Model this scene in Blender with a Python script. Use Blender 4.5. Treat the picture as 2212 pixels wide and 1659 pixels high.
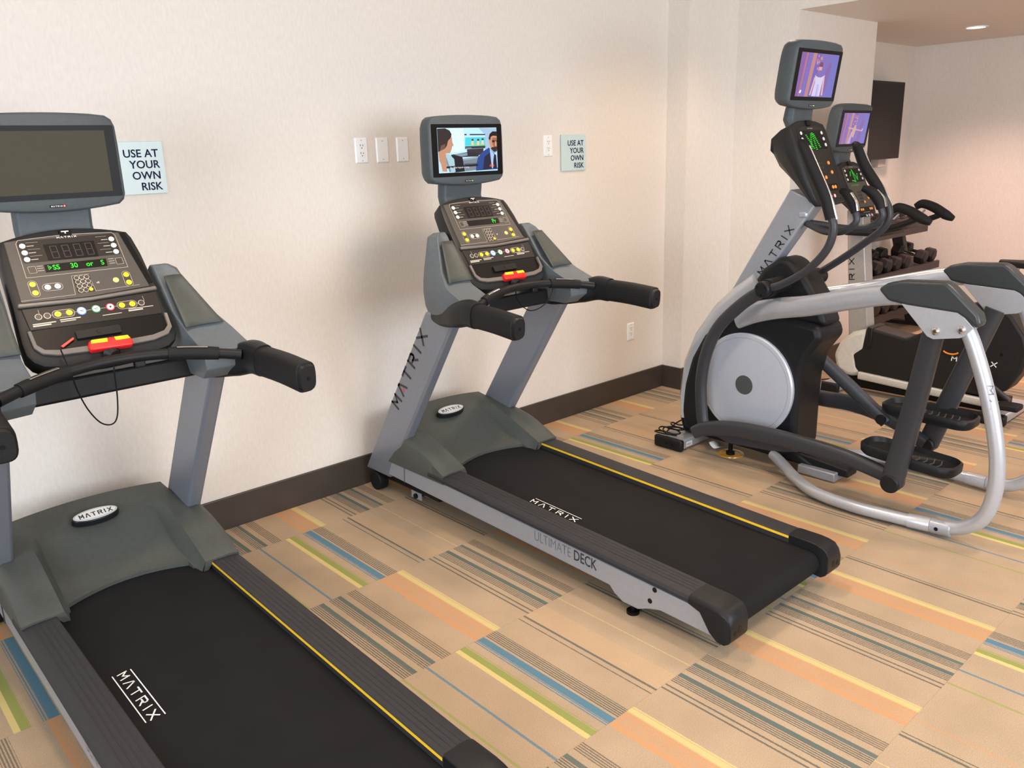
import bpy, bmesh, math, random
from mathutils import Vector, Matrix
random.seed(7)
for o in list(bpy.data.objects): bpy.data.objects.remove(o, do_unlink=True)
SC = bpy.context.scene
COL = SC.collection

# ------------------------------------------------------------------ camera
yaw, pitch, roll = 0.72912337, 0.27437678, 0.03239635
cy, sy, cp, sp, cr, sr = math.cos(yaw), math.sin(yaw), math.cos(pitch), math.sin(pitch), math.cos(roll), math.sin(roll)
FW = Vector((sy*cp, cy*cp, -sp)); RT = Vector((cy, -sy, 0)); DN = FW.cross(RT)
rt2 = cr*RT + sr*DN; dn2 = -sr*RT + cr*DN
cam = bpy.data.cameras.new('camera'); camo = bpy.data.objects.new('camera', cam); COL.objects.link(camo)
M = Matrix((rt2, -dn2, -FW)).transposed().to_4x4(); M.translation = Vector((0, -3.517, 1.64))
camo.matrix_world = M
cam.sensor_fit = 'HORIZONTAL'; cam.sensor_width = 36.0; cam.lens = 1789.0/2212.0*36.0
cam.clip_start = 0.05; cam.clip_end = 60
SC.camera = camo

# ------------------------------------------------------------------ world, exposure, lamps
W = bpy.data.worlds.new('world'); SC.world = W; W.use_nodes = True
bgn = W.node_tree.nodes['Background']; bgn.inputs[0].default_value = (0.80, 0.88, 1.0, 1); bgn.inputs[1].default_value = 1.0
SC.view_settings.view_transform = 'Standard'; SC.view_settings.look = 'None'
SC.view_settings.gamma = 1; SC.view_settings.use_curve_mapping = False
SC.view_settings.exposure = 0.38

def area(name, loc, target, sx, sy_, power, col, spread=180):
    l = bpy.data.lights.new(name, 'AREA'); l.shape = 'RECTANGLE'; l.size = sx; l.size_y = sy_
    l.energy = power; l.color = col; l.spread = math.radians(spread)
    o = bpy.data.objects.new(name, l); COL.objects.link(o); o.location = loc
    o.rotation_euler = (Vector(target)-Vector(loc)).to_track_quat('-Z', 'Y').to_euler(); return o
# daylight through the two windows (left wall and the wall behind the camera)
area('window_daylight', (-2.95, -3.6, 1.7), (1.5, -2.8, 1.2), 2.6, 1.7, 135, (0.80, 0.89, 1.0))
area('window_daylight', (2.2, -6.45, 1.6), (2.2, -3.0, 1.1), 3.4, 1.9, 165, (0.84, 0.91, 1.0))
CANS = [(0.7, -1.5, 2.8), (2.45, -1.3, 2.8), (4.15, -.9, 2.8), (1.6, -3.3, 2.8), (3.9, -3.0, 2.8), (7.15, -0.9, 2.43), (7.2, -2.6, 2.43), (5.7, -2.7, 2.43)]
CANP = [12, 14, 14, 16, 16, 24, 18, 16]

# ------------------------------------------------------------------ materials
def lin(c):
    r = []
    for x in c:
        x /= 255.0
        r.append(x/12.92 if x <= .04045 else ((x+.055)/1.055)**2.4)
    return (*r, 1)
MATS = {}
def mat(name, rgb, rough=.5, metal=0.0, var=.06, nscale=60, bump=0.0, bscale=400, spec=.5, coat=0, emit=None, estr=0):
    if name in MATS: return MATS[name]
    m = bpy.data.materials.new(name); m.use_nodes = True; nt = m.node_tree; N = nt.nodes; L = nt.links
    b = N['Principled BSDF']; c = lin(rgb)
    b.inputs['Roughness'].default_value = rough; b.inputs['Metallic'].default_value = metal
    b.inputs['Specular IOR Level'].default_value = spec; b.inputs['Coat Weight'].default_value = coat
    tc = N.new('ShaderNodeTexCoord'); nz = N.new('ShaderNodeTexNoise'); nz.inputs['Scale'].default_value = nscale; nz.inputs['Detail'].default_value = 3
    L.new(tc.outputs['Object'], nz.inputs['Vector'])
    rp = N.new('ShaderNodeValToRGB')
    rp.color_ramp.elements[0].position = .3; rp.color_ramp.elements[1].position = .7
    rp.color_ramp.elements[0].color = tuple(x*(1-var) for x in c[:3])+(1,)
    rp.color_ramp.elements[1].color = tuple(min(1, x*(1+var)) for x in c[:3])+(1,)
    L.new(nz.outputs['Fac'], rp.inputs['Fac']); L.new(rp.outputs['Color'], b.inputs['Base Color'])
    if bump:
        n2 = N.new('ShaderNodeTexNoise'); n2.inputs['Scale'].default_value = bscale; n2.inputs['Detail'].default_value = 2
        L.new(tc.outputs['Object'], n2.inputs['Vector'])
        bp = N.new('ShaderNodeBump'); bp.inputs['Strength'].default_value = bump; bp.inputs['Distance'].default_value = .002
        L.new(n2.outputs['Fac'], bp.inputs['Height']); L.new(bp.outputs['Normal'], b.inputs['Normal'])
    if emit:
        b.inputs['Emission Color'].default_value = lin(emit); b.inputs['Emission Strength'].default_value = estr
    MATS[name] = m; return m
def emis(name, rgb, s=1.0):
    if name in MATS: return MATS[name]
    m = mat(name, (4, 4, 4), .3, emit=rgb, estr=s); return m

slate = mat('slate_plastic', (74, 81, 85), .45, bump=.2, bscale=700, spec=.3)
hoodm = mat('hood_plastic', (75, 78, 74), .5, bump=.2, bscale=700, spec=.3)
podm = mat('housing_plastic', (93, 100, 105), .45, bump=.2, bscale=700, spec=.35)
black = mat('black_plastic', (25, 26, 28), .42, bump=.2, bscale=600, spec=.25)
dkblack = mat('deep_black_plastic', (14, 14, 15), .4, spec=.2)
rubber = mat('black_rubber', (26, 26, 27), .55, bump=.35, bscale=900, spec=.2)
consm = mat('console_black', (36, 37, 38), .42, bump=.15, bscale=700, spec=.25)
facem = mat('console_face', (80, 76, 71), .42, var=.03, spec=.3)
facedk = mat('console_face_dark', (44, 41, 38), .42, var=.03, spec=.25)
silver = mat('silver_paint', (158, 163, 172), .38, metal=.35, var=.03, coat=.1)
silver2 = mat('light_silver_paint', (184, 188, 196), .32, metal=.45, var=.03, coat=.2)
uprm = mat('upright_paint', (128, 133, 143), .36, metal=.35, var=.03, coat=.15)
chrome = mat('chrome', (215, 215, 215), .12, metal=1)
discm = mat('disc_silver', (190, 196, 208), .35, metal=.3, var=.02)
darkbar = mat('charcoal_paint', (50, 51, 55), .4, var=.05, spec=.4)
railm = mat('foot_rail', (46, 46, 49), .55, bump=.3, bscale=500, spec=.25)
yellow = mat('yellow_strip', (236, 190, 40), .45)
white = mat('white_plastic', (238, 238, 238), .35, var=.01)
lettw = mat('white_print', (235, 235, 235), .5, var=.01)
lettd = mat('dark_print', (45, 45, 52), .5, var=.01)
lettg = mat('grey_print', (96, 98, 110), .5, var=.01)
linem = mat('pale_line_print', (196, 188, 176), .5, var=.01)
btny = mat('yellow_button', (250, 200, 40), .35, var=.01, emit=(250, 200, 40), estr=.12)
btnw = mat('white_button', (235, 235, 228), .35, var=.01)
btng = mat('green_button', (35, 140, 85), .35, var=.01)
btnr = mat('red_button', (215, 45, 65), .35, var=.01)
btnb = mat('blue_button', (120, 165, 235), .35, var=.01)
btno = mat('orange_button', (250, 150, 70), .35, var=.01, emit=(250, 150, 70), estr=.2)
btnk = mat('black_button', (60, 55, 50), .4, var=.01)
red = mat('red_plastic', (225, 35, 32), .35, var=.02)
yel2 = mat('bright_yellow_plastic', (252, 205, 20), .4, var=.02)
orange = mat('orange_plastic', (240, 140, 30), .4)
scroff = mat('screen_glass_off', (64, 62, 50), .5, spec=.12, var=.02)
bezel = mat('screen_bezel', (18, 17, 18), .4, spec=.15)
ledoff = mat('display_window', (26, 23, 23), .4, spec=.15)
ledseg = mat('unlit_segments', (54, 50, 50), .4)
green = emis('green_led', (30, 235, 40), 1.6)
wallpl = mat('wall_plate', (240, 240, 240), .35, var=.01)

def wallpaper():
    m = bpy.data.materials.new('wallpaper'); m.use_nodes = True; nt = m.node_tree; N = nt.nodes; L = nt.links
    b = N['Principled BSDF']; b.inputs['Roughness'].default_value = .55; b.inputs['Specular IOR Level'].default_value = .3
    tc = N.new('ShaderNodeTexCoord'); mp = N.new('ShaderNodeMapping'); mp.inputs['Scale'].default_value = (1, 1, .35)
    L.new(tc.outputs['Object'], mp.inputs['Vector'])
    n = N.new('ShaderNodeTexNoise'); n.inputs['Scale'].default_value = 90; n.inputs['Detail'].default_value = 5; L.new(mp.outputs[0], n.inputs['Vector'])
    r = N.new('ShaderNodeValToRGB'); r.color_ramp.elements[0].position = .3; r.color_ramp.elements[1].position = .7
    r.color_ramp.elements[0].color = lin((220, 212, 203)); r.color_ramp.elements[1].color = lin((227, 220, 211))
    L.new(n.outputs['Fac'], r.inputs['Fac']); L.new(r.outputs[0], b.inputs['Base Color'])
    bp = N.new('ShaderNodeBump'); bp.inputs['Strength'].default_value = .14; bp.inputs['Distance'].default_value = .0015
    n2 = N.new('ShaderNodeTexNoise'); n2.inputs['Scale'].default_value = 220; n2.inputs['Detail'].default_value = 4; L.new(mp.outputs[0], n2.inputs['Vector'])
    L.new(n2.outputs['Fac'], bp.inputs['Height']); L.new(bp.outputs[0], b.inputs['Normal'])
    return m
wallm = wallpaper()
ceilm = mat('ceiling_paint', (228, 220, 210), .7, var=.01)
trimm = mat('grey_wood_baseboard', (62, 54, 48), .45, var=.12, nscale=9, bump=.2, bscale=60)

def carpet():
    m = bpy.data.materials.new('striped_carpet'); m.use_nodes = True; nt = m.node_tree; N = nt.nodes; L = nt.links
    b = N['Principled BSDF']; b.inputs['Roughness'].default_value = .9; b.inputs['Specular IOR Level'].default_value = .12
    def math_(op, a, c=None, d=None):
        n = N.new('ShaderNodeMath'); n.operation = op
        for i, v in enumerate((a, c, d)):
            if v is None: continue
            if isinstance(v, (int, float)): n.inputs[i].default_value = v
            else: L.new(v, n.inputs[i])
        return n.outputs[0]
    tc = N.new('ShaderNodeTexCoord'); sx = N.new('ShaderNodeSeparateXYZ'); L.new(tc.outputs['Object'], sx.inputs[0])
    X, Y = sx.outputs[0], sx.outputs[1]
    # slight wobble of the yarn rows
    wn = N.new('ShaderNodeTexNoise'); wn.inputs['Scale'].default_value = 260; wn.inputs['Detail'].default_value = 1; L.new(tc.outputs['Object'], wn.inputs['Vector'])
    Xw = math_('ADD', X, math_('MULTIPLY', math_('SUBTRACT', wn.outputs['Fac'], .5), .004))
    row = math_('FLOOR', math_('DIVIDE', math_('ADD', Y, .305), .609))          # 0 for [-.305,.3], -1 for [-.914,-.305]
    par = math_('ABSOLUTE', math_('MODULO', row, 2))                           # 1 -> pattern Q, 0 -> pattern P
    far = math_('GREATER_THAN', X, 2.93)
    isr = lambda k: math_('COMPARE', row, float(k), .4)
    r1_, r2_, r3_, r4_ = isr(-1), isr(-2), isr(-3), isr(-4)
    qf = math_('ADD', math_('ADD', r1_, r2_), r4_)                             # rows of pattern Q beyond x = 2.93
    q = math_('ADD', math_('MULTIPLY', qf, far), math_('MULTIPLY', par, math_('SUBTRACT', 1, far)))
    shq = math_('MULTIPLY', far, math_('ADD', math_('MULTIPLY', r1_, .604), math_('ADD', math_('MULTIPLY', r2_, .305), math_('MULTIPLY', r4_, .903))))
    shp = math_('MULTIPLY', math_('MULTIPLY', far, r3_), .343)
    def stops(ramp, lst):
        cr_ = ramp.color_ramp; cr_.interpolation = 'CONSTANT'
        while len(cr_.elements) > 1: cr_.elements.remove(cr_.elements[-1])
        first = True
        for p, c, a in lst:
            e = cr_.elements[0] if first else cr_.elements.new(p)
            e.position = p; first = False
            l = lin(c); e.color = (l[0], l[1], l[2], a)
    base1 = (186, 160, 132)
    dk = (84, 88, 84); teal = (96, 108, 104); blue = (84, 126, 148); grn = (144, 152, 84); yl = (216, 198, 128); ora = (204, 146, 98); peach = (220, 176, 124); brn = (104, 96, 84)
    B_ = (base1, 0.0)
    # pattern P: period .606 starting at 1.575
    P = .606; pp = lambda x: (x-1.575)/P
    rp = N.new('ShaderNodeValToRGB')
    stops(rp, [(0, ora, .78), (pp(1.590), ora, .18), (pp(1.596), ora, .66), (pp(1.604), ora, .2), (pp(1.612), ora, .5), (pp(1.640), ora, .2), (pp(1.646), ora, .66), (pp(1.656), yl, .30), (pp(1.662), yl, .7), (pp(1.680), yl, .3), (pp(1.684), yl, .7), (pp(1.690), base1, 0),
               (pp(1.822), dk, .8), (pp(1.829), base1, 0), (pp(1.843), dk, .8), (pp(1.850), base1, 0),
               (pp(1.872), dk, .5), (pp(1.912), teal, 1), (pp(1.930), base1, 0), (pp(1.952), dk, .5), (pp(1.988), teal, .95), (pp(2.004), base1, 0),
               (pp(2.030), brn, .5), (pp(2.074), base1, 0)])
    fx = math_('FRACT', math_('DIVIDE', math_('SUBTRACT', math_('SUBTRACT', Xw, shp), 1.575-6.06), P)); L.new(fx, rp.inputs['Fac'])
    Q = 1.208; qq = lambda x: (x-1.350)/Q
    rq = N.new('ShaderNodeValToRGB')
    stops(rq, [(0, base1, 0), (qq(1.354), blue, .8), (qq(1.361), base1, 0), (qq(1.478), yl, .8), (qq(1.500), grn, .95), (qq(1.520), grn, .5), (qq(1.530), base1, 0),
               (qq(1.560), blue, .5), (qq(1.580), blue, .95), (qq(1.606), base1, 0), (qq(1.616), dk, .5), (qq(1.662), base1, 0),
               (qq(1.770), dk, .8), (qq(1.777), base1, 0), (qq(1.797), dk, .8), (qq(1.804), peach, .16), (qq(1.905), base1, 0), (qq(1.975), yl, .6), (qq(1.982), base1, 0),
               (qq(2.128), dk, .8), (qq(2.135), base1, 0), (qq(2.143), dk, .8), (qq(2.150), base1, 0), (qq(2.224), ora, .7), (qq(2.230), base1, 0), (qq(2.468), grn, .7), (qq(2.475), base1, 0)])
    xq = math_('SUBTRACT', Xw, shq)
    fq = math_('FRACT', math_('DIVIDE', math_('SUBTRACT', xq, 1.350-12.08), Q)); L.new(fq, rq.inputs['Fac'])
    mc = N.new('ShaderNodeMixRGB'); L.new(q, mc.inputs[0]); L.new(rp.outputs['Color'], mc.inputs[1]); L.new(rq.outputs['Color'], mc.inputs[2])
    al = math_('ADD', math_('MULTIPLY', rp.outputs['Alpha'], math_('SUBTRACT', 1, q)), math_('MULTIPLY', rq.outputs['Alpha'], q))
    # alpha .45-.65 means "fine separate lines"
    isl = math_('MULTIPLY', math_('GREATER_THAN', al, .35), math_('LESS_THAN', al, .65))
    wave = math_('GREATER_THAN', math_('SINE', math_('MULTIPLY', Xw, 2*math.pi/.0088)), -.15)
    al2 = math_('ADD', math_('MULTIPLY', isl, math_('MULTIPLY', wave, .82)), math_('MULTIPLY', math_('SUBTRACT', 1, isl), al))
    # beige ground with speckle and broad tonal change per tile
    n1 = N.new('ShaderNodeTexNoise'); n1.inputs['Scale'].default_value = 420; n1.inputs['Detail'].default_value = 3; L.new(tc.outputs['Object'], n1.inputs['Vector'])
    r1 = N.new('ShaderNodeValToRGB'); r1.color_ramp.elements[0].position = .3; r1.color_ramp.elements[1].position = .72
    r1.color_ramp.elements[0].color = lin((160, 139, 114)); r1.color_ramp.elements[1].color = lin((198, 176, 149)); L.new(n1.outputs['Fac'], r1.inputs['Fac'])
    n3 = N.new('ShaderNodeTexNoise'); n3.inputs['Scale'].default_value = 5; n3.inputs['Detail'].default_value = 3; L.new(tc.outputs['Object'], n3.inputs['Vector'])
    r3 = N.new('ShaderNodeValToRGB'); r3.color_ramp.elements[0].position = .35; r3.color_ramp.elements[1].position = .65
    r3.color_ramp.elements[0].color = (.90, .90, .90, 1); r3.color_ramp.elements[1].color = (1, 1, 1, 1); L.new(n3.outputs['Fac'], r3.inputs['Fac'])
    m0 = N.new('ShaderNodeMixRGB'); m0.blend_type = 'MULTIPLY'; m0.inputs[0].default_value = 1; L.new(r1.outputs[0], m0.inputs[1]); L.new(r3.outputs[0], m0.inputs[2])
    m1 = N.new('ShaderNodeMixRGB'); L.new(al2, m1.inputs[0]); L.new(m0.outputs[0], m1.inputs[1]); L.new(mc.outputs[0], m1.inputs[2])
    # yarn speckle over the stripes, and the fine seams between tiles
    n4 = N.new('ShaderNodeTexNoise'); n4.inputs['Scale'].default_value = 700; L.new(tc.outputs['Object'], n4.inputs['Vector'])
    r4 = N.new('ShaderNodeValToRGB'); r4.color_ramp.elements[0].position = .3; r4.color_ramp.elements[1].position = .7
    r4.color_ramp.elements[0].color = (.80, .80, .80, 1); r4.color_ramp.elements[1].color = (1.12, 1.12, 1.12, 1); L.new(n4.outputs['Fac'], r4.inputs['Fac'])
    m2 = N.new('ShaderNodeMixRGB'); m2.blend_type = 'MULTIPLY'; m2.inputs[0].default_value = 1; L.new(m1.outputs[0], m2.inputs[1]); L.new(r4.outputs[0], m2.inputs[2])
    fy = math_('FRACT', math_('DIVIDE', math_('ADD', Y, .305), .609))
    sm = math_('MULTIPLY', math_('LESS_THAN', fy, .004), .22)
    m3 = N.new('ShaderNodeMixRGB'); L.new(sm, m3.inputs[0]); L.new(m2.outputs[0], m3.inputs[1]); m3.inputs[2].default_value = lin((120, 100, 80))
    L.new(m3.outputs[0], b.inputs['Base Color'])
    bp = N.new('ShaderNodeBump'); bp.inputs['Strength'].default_value = .5; bp.inputs['Distance'].default_value = .003
    L.new(n4.outputs['Fac'], bp.inputs['Height']); L.new(bp.outputs[0], b.inputs['Normal'])
    return m

# ------------------------------------------------------------------ mesh helpers
ORG = Vector((0, 0, 0))
def setorg(x, y, z=0):
    global ORG; ORG = Vector((x, y, z))
def mk(name, V, F, m, parent=None, ang=35, bevel=0, seg=2, sub=0, label=None, solid=0):
    me = bpy.data.meshes.new(name)
    me.from_pydata([tuple(Vector(v)-ORG) for v in V], [], F)
    bm = bmesh.new(); bm.from_mesh(me); bmesh.ops.remove_doubles(bm, verts=bm.verts, dist=1e-6)
    bmesh.ops.recalc_face_normals(bm, faces=bm.faces); bm.to_mesh(me); bm.free()
    me.materials.append(m)
    o = bpy.data.objects.new(name, me); COL.objects.link(o)
    if ang is not None: me.shade_smooth(); me.set_sharp_from_angle(angle=math.radians(ang))
    if parent is not None: o.parent = parent
    if solid:
        s = o.modifiers.new('solidify', 'SOLIDIFY'); s.thickness = solid; s.offset = -1
    if bevel:
        bv = o.modifiers.new('bevel', 'BEVEL'); bv.width = bevel; bv.segments = seg; bv.limit_method = 'ANGLE'; bv.angle_limit = math.radians(30)
        bv.harden_normals = False
    if sub:
        s = o.modifiers.new('sub', 'SUBSURF'); s.levels = sub; s.render_levels = sub
    if label: o['label'] = label
    return o
class G:
    """collects geometry for one mesh"""
    def __init__(s): s.V = []; s.F = []
    def add(s, V, F):
        n = len(s.V); s.V += [tuple(v) for v in V]; s.F += [tuple(i+n for i in f) for f in F]; return s
    def box(s, x0, x1, y0, y1, z0, z1):
        V = [(x, y, z) for x in (x0, x1) for y in (y0, y1) for z in (z0, z1)]
        return s.add(V, [(0, 1, 3, 2), (4, 6, 7, 5), (0, 4, 5, 1), (2, 3, 7, 6), (0, 2, 6, 4), (1, 5, 7, 3)])
    def ext(s, poly, ax, a, b):
        """poly in the two other axes (x,y order kept), extruded along axis ax from a to b"""
        def p(q, c):
            if ax == 'x': return (c, q[0], q[1])
            if ax == 'y': return (q[0], c, q[1])
            return (q[0], q[1], c)
        n = len(poly); V = [p(q, a) for q in poly]+[p(q, b) for q in poly]
        return s.add(V, [tuple(range(n)), tuple(range(2*n-1, n-1, -1))]+[(i, (i+1) % n, n+(i+1) % n, n+i) for i in range(n)])
    def loft(s, rings, cap=True, closed=True):
        n = len(rings[0]); V = [p for r in rings for p in r]; F = []
        for k in range(len(rings)-1):
            for i in range(n if closed else n-1):
                j = (i+1) % n; F.append((k*n+i, k*n+j, (k+1)*n+j, (k+1)*n+i))
        if cap: F += [tuple(range(n)), tuple(range((len(rings)-1)*n, len(rings)*n))]
        return s.add(V, F)
    def tube(s, path, r, n=14, samples=0, r2=None, up=(0, 0, 1), cap=True, power=1.0):
        """round (or r x r2 oval / rounded-box for power<1) tube; r may be a list per path point"""
        P = [Vector(p) for p in path]; R = list(r) if isinstance(r, (list, tuple)) else [r]*len(P)
        R2 = R if r2 is None else (list(r2) if isinstance(r2, (list, tuple)) else [r2]*len(P))
        if samples:
            PP = []; RR = []; RR2 = []
            for i in range(len(P)-1):
                p0 = P[i-1] if i else P[i]*2-P[i+1]; p1 = P[i]; p2 = P[i+1]; p3 = P[i+2] if i+2 < len(P) else P[i+1]*2-P[i]
                for k in range(samples):
                    t = k/samples
                    PP.append(.5*((2*p1)+(p2-p0)*t+(2*p0-5*p1+4*p2-p3)*t*t+(3*p1-p0-3*p2+p3)*t**3))
                    RR.append(R[i]*(1-t)+R[i+1]*t); RR2.append(R2[i]*(1-t)+R2[i+1]*t)
            PP.append(P[-1]); RR.append(R[-1]); RR2.append(R2[-1]); P, R, R2 = PP, RR, RR2
        rings = []; prev = None
        for i, p in enumerate(P):
            t = (P[min(i+1, len(P)-1)]-P[max(i-1, 0)]).normalized()
            if prev is None:
                a = Vector(up).cross(t)
                if a.length < 1e-3: a = Vector((1, 0, 0)).cross(t)
            else: a = prev-t*prev.dot(t)
            a.normalize(); b = t.cross(a); prev = a
            ring = []
            for k in range(n):
                th = 2*math.pi*k/n; c_, s_ = math.cos(th), math.sin(th)
                if power != 1.0: c_ = math.copysign(abs(c_)**power, c_); s_ = math.copysign(abs(s_)**power, s_)
                ring.append(p+a*(R[i]*c_)+b*(R2[i]*s_))
            rings.append(ring)
        return s.loft(rings, cap)
    def cyl(s, a, b, r, n=24, r2=None): return s.tube([a, b], [r, r if r2 is None else r2], n)
    def disc(s, c, u, v, ru, rv=None, n=24, h=0):
        """flat disc, or short plug of height h along u x v"""
        rv = rv or ru; c = Vector(c); u = Vector(u).normalized(); v = Vector(v).normalized(); w = u.cross(v)
        ring = lambda d, k=1: [c+u*(ru*k*math.cos(2*math.pi*i/n))+v*(rv*k*math.sin(2*math.pi*i/n))+w*d for i in range(n)]
        if h == 0: return s.add(ring(0), [tuple(range(n))])
        return s.loft([ring(0), ring(h*.8), ring(h, .9)])
    def out(s, name, m, parent=None, **k): return mk(name, s.V, s.F, m, parent, **k)
def empty(name, x, y, z=0, rz=0):
    e = bpy.data.objects.new(name, None); COL.objects.link(e); e.location = (x, y, z); e.rotation_euler = (0, 0, rz)
    e.empty_display_size = .1; setorg(x, y, z); return e
def tag(o, label, cat, group=None, kind=None):
    if label: o['label'] = label
    if cat: o['category'] = cat
    if group: o['group'] = group
    if kind: o['kind'] = kind
    return o

class Plane:
    """a drawing plane: pt(a,b,h) -> world point"""
    def __init__(s, o, u, v):
        s.o = Vector(o); s.u = Vector(u).normalized(); s.v = Vector(v).normalized(); s.n = s.u.cross(s.v).normalized()
        s.sign = 1
    def pt(s, a, b, h=0): return s.o+s.u*a+s.v*b+s.n*(h*s.sign)
    def poly(s, g, pts, h=0): g.add([s.pt(a, b, h) for a, b in pts], [tuple(range(len(pts)))]); return g
    def slab(s, g, pts, h0, h1):
        n = len(pts); V = [s.pt(a, b, h0) for a, b in pts]+[s.pt(a, b, h1) for a, b in pts]
        return g.add(V, [tuple(range(n)), tuple(range(2*n-1, n-1, -1))]+[(i, (i+1) % n, n+(i+1) % n, n+i) for i in range(n)])
    def disc(s, g, a, b, r, h0, h1, n=20, rb=None):
        rb = rb or r
        return s.slab(g, [(a+r*math.cos(2*math.pi*i/n), b+rb*math.sin(2*math.pi*i/n)) for i in range(n)], h0, h1)
    def line(s, g, pts, w, h, closed=False):
        m_ = len(pts)
        for i in range(m_ if closed else m_-1):
            p = Vector(pts[i]); q = Vector(pts[(i+1) % m_]); d = (q-p)
            if d.length < 1e-6: continue
            d.normalize(); n_ = Vector((-d.y, d.x))*w/2; e = d*w/2
            s.poly(g, [tuple(p-e+n_), tuple(q+e+n_), tuple(q+e-n_), tuple(p-e-n_)], h)
        return g
def rrect(x0, x1, y0, y1, r, n=5):
    pts = []
    for cx, cy_, a0 in ((x1-r, y1-r, 0), (x0+r, y1-r, 90), (x0+r, y0+r, 180), (x1-r, y0+r, 270)):
        for i in range(n+1):
            a = math.radians(a0+90*i/n); pts.append((cx+r*math.cos(a), cy_+r*math.sin(a)))
    return pts
GL = {'M': [[(0, 0), (0.02, 1), (.5, .4), (.98, 1), (1, 0)]], 'A': [[(0, 0), (.42, 1), (.58, 1), (1, 0)]], 'T': [[(0, 1), (1, 1)], [(.5, 1), (.5, 0)]],
      'R': [[(.05, 0), (.05, 1), (.85, 1), (.98, .85), (.98, .65), (.85, .5), (.3, .5)], [(.55, .5), (1, 0)]], 'I': [[(.5, 0), (.5, 1)]],
      'X': [[(0, 0), (1, 1)], [(0, 1), (1, 0)]]}
def logo(name, pl, a, b, length, height, w, m, parent, h=.0008, slant=.0, dot=None):
    """the MATRIX lettering starting at (a,b) running along +u"""
    g = G(); word = 'MATRIX'; wid = {'I': .35}; tot = sum(wid.get(c, 1) for c in word)+.7*(len(word)-1)
    k = length/tot; x = a
    for c in word:
        ww = wid.get(c, 1)*k
        for st in GL[c]:
            pl.line(g, [(x+p[0]*ww+slant*p[1]*height, b+p[1]*height) for p in st], w, h)
        if c == 'A' and dot: dx = x+.5*ww+slant*.2*height
        x += ww+.7*k
    o = g.out(name, m, parent, ang=None)
    if dot:
        g2 = G(); pl.disc(g2, dx, b+.22*height, w*.7, 0, h); g2.out('logo_dot', dot, parent, ang=None, label='small red dot in the logo')
    return o
def text(name, body, pl, a, b, size, m, parent=None, align='LEFT', h=.001, sx=1.0, space=1.0, bold=0.0):
    cu = bpy.data.curves.new('t', 'FONT'); cu.body = body; cu.size = size; cu.align_x = align; cu.space_character = space; cu.offset = bold
    cu.resolution_u = 3
    o = bpy.data.objects.new('t', cu); COL.objects.link(o)
    dg = bpy.context.evaluated_depsgraph_get(); me = bpy.data.meshes.new_from_object(o.evaluated_get(dg))
    bpy.data.objects.remove(o, do_unlink=True)
    for v in me.vertices: v.co = pl.pt(a+v.co.x*sx, b+v.co.y, h)-ORG
    me.name = name; me.materials.clear(); me.materials.append(m)
    ob = bpy.data.objects.new(name, me); COL.objects.link(ob)
    if parent is not None: ob.parent = parent
    return ob

# ------------------------------------------------------------------ room
def struct(o, kind='structure'): o['kind'] = kind; return o
setorg(0, 0, 0)
XL, YB, ZC = -2.9, -6.4, 2.8
X1, Y1, X2, XR, ZS, J = 5.105, -.603, 6.165, 8.13, 2.43, -.162
struct(G().box(XL, XR, YB, .1, -.06, 0).out('floor', carpet(), ang=None))
struct(G().box(XL-.12, 4.5696, 0, .12, -.06, ZC).out('wall_back', wallm, ang=None))
struct(G().box(4.5696, X1, J, .12, -.06, ZC).out('wall_column', wallm, ang=None))
struct(G().box(X1, X2, Y1, .12, -.06, ZS).out('wall_pier', wallm, ang=None))
struct(G().box(X2, XR+.12, -.05, .12, -.06, ZS).out('wall_alcove_back', wallm, ang=None))
struct(G().box(XR, XR+.12, YB, -.05, -.06, ZS).out('wall_right', wallm, ang=None))
# bulkhead over the opening on the right (its left face meets the main room)
struct(G().box(X1, XR+.12, YB, .12, ZS, ZC+.1).out('ceiling_bulkhead', wallm, ang=None))
struct(G().box(XL-.12, X1, YB-.12, .12, ZC, ZC+.1).out('ceiling', ceilm, ang=None))
struct(G().box(X1, XR+.12, YB-.12, .12, ZC+.1, ZC+.15).out('ceiling_top', ceilm, ang=None))
# left wall and rear wall with window openings
g = G(); wy0, wy1, wz0, wz1 = -4.95, -2.25, .8, 2.6
g.box(XL-.12, XL, YB, wy0, -.06, ZC).box(XL-.12, XL, wy1, .0, -.06, ZC).box(XL-.12, XL, wy0, wy1, -.06, wz0).box(XL-.12, XL, wy0, wy1, wz1, ZC)
struct(g.out('wall_left', wallm, ang=None))
g = G(); wx0, wx1 = .4, 4.0
g.box(XL-.12, wx0, YB-.12, YB, -.06, ZC).box(wx1, XR+.12, YB-.12, YB, -.06, ZC).box(wx0, wx1, YB-.12, YB, -.06, wz0).box(wx0, wx1, YB-.12, YB, wz1, ZC)
struct(g.out('wall_front', wallm, ang=None))
def window(nm, x0, x1, y0, y1):
    g = G(); t = .05
    if x1-x0 < .3:
        g.box(x0, x1, y0, y0+t, wz0, wz1).box(x0, x1, y1-t, y1, wz0, wz1).box(x0, x1, y0, y1, wz0, wz0+t).box(x0, x1, y0, y1, wz1-t, wz1).box(x0, x1, (y0+y1)/2-t/2, (y0+y1)/2+t/2, wz0, wz1)
    else:
        g.box(x0, x0+t, y0, y1, wz0, wz1).box(x1-t, x1, y0, y1, wz0, wz1).box(x0, x1, y0, y1, wz0, wz0+t).box(x0, x1, y0, y1, wz1-t, wz1).box((x0+x1)/2-t/2, (x0+x1)/2+t/2, y0, y1, wz0, wz1)
    struct(g.out(nm, white, ang=None))
window('window_1', XL-.09, XL-.03, wy0, wy1); window('window_2', wx0, wx1, YB-.09, YB-.03)
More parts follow.
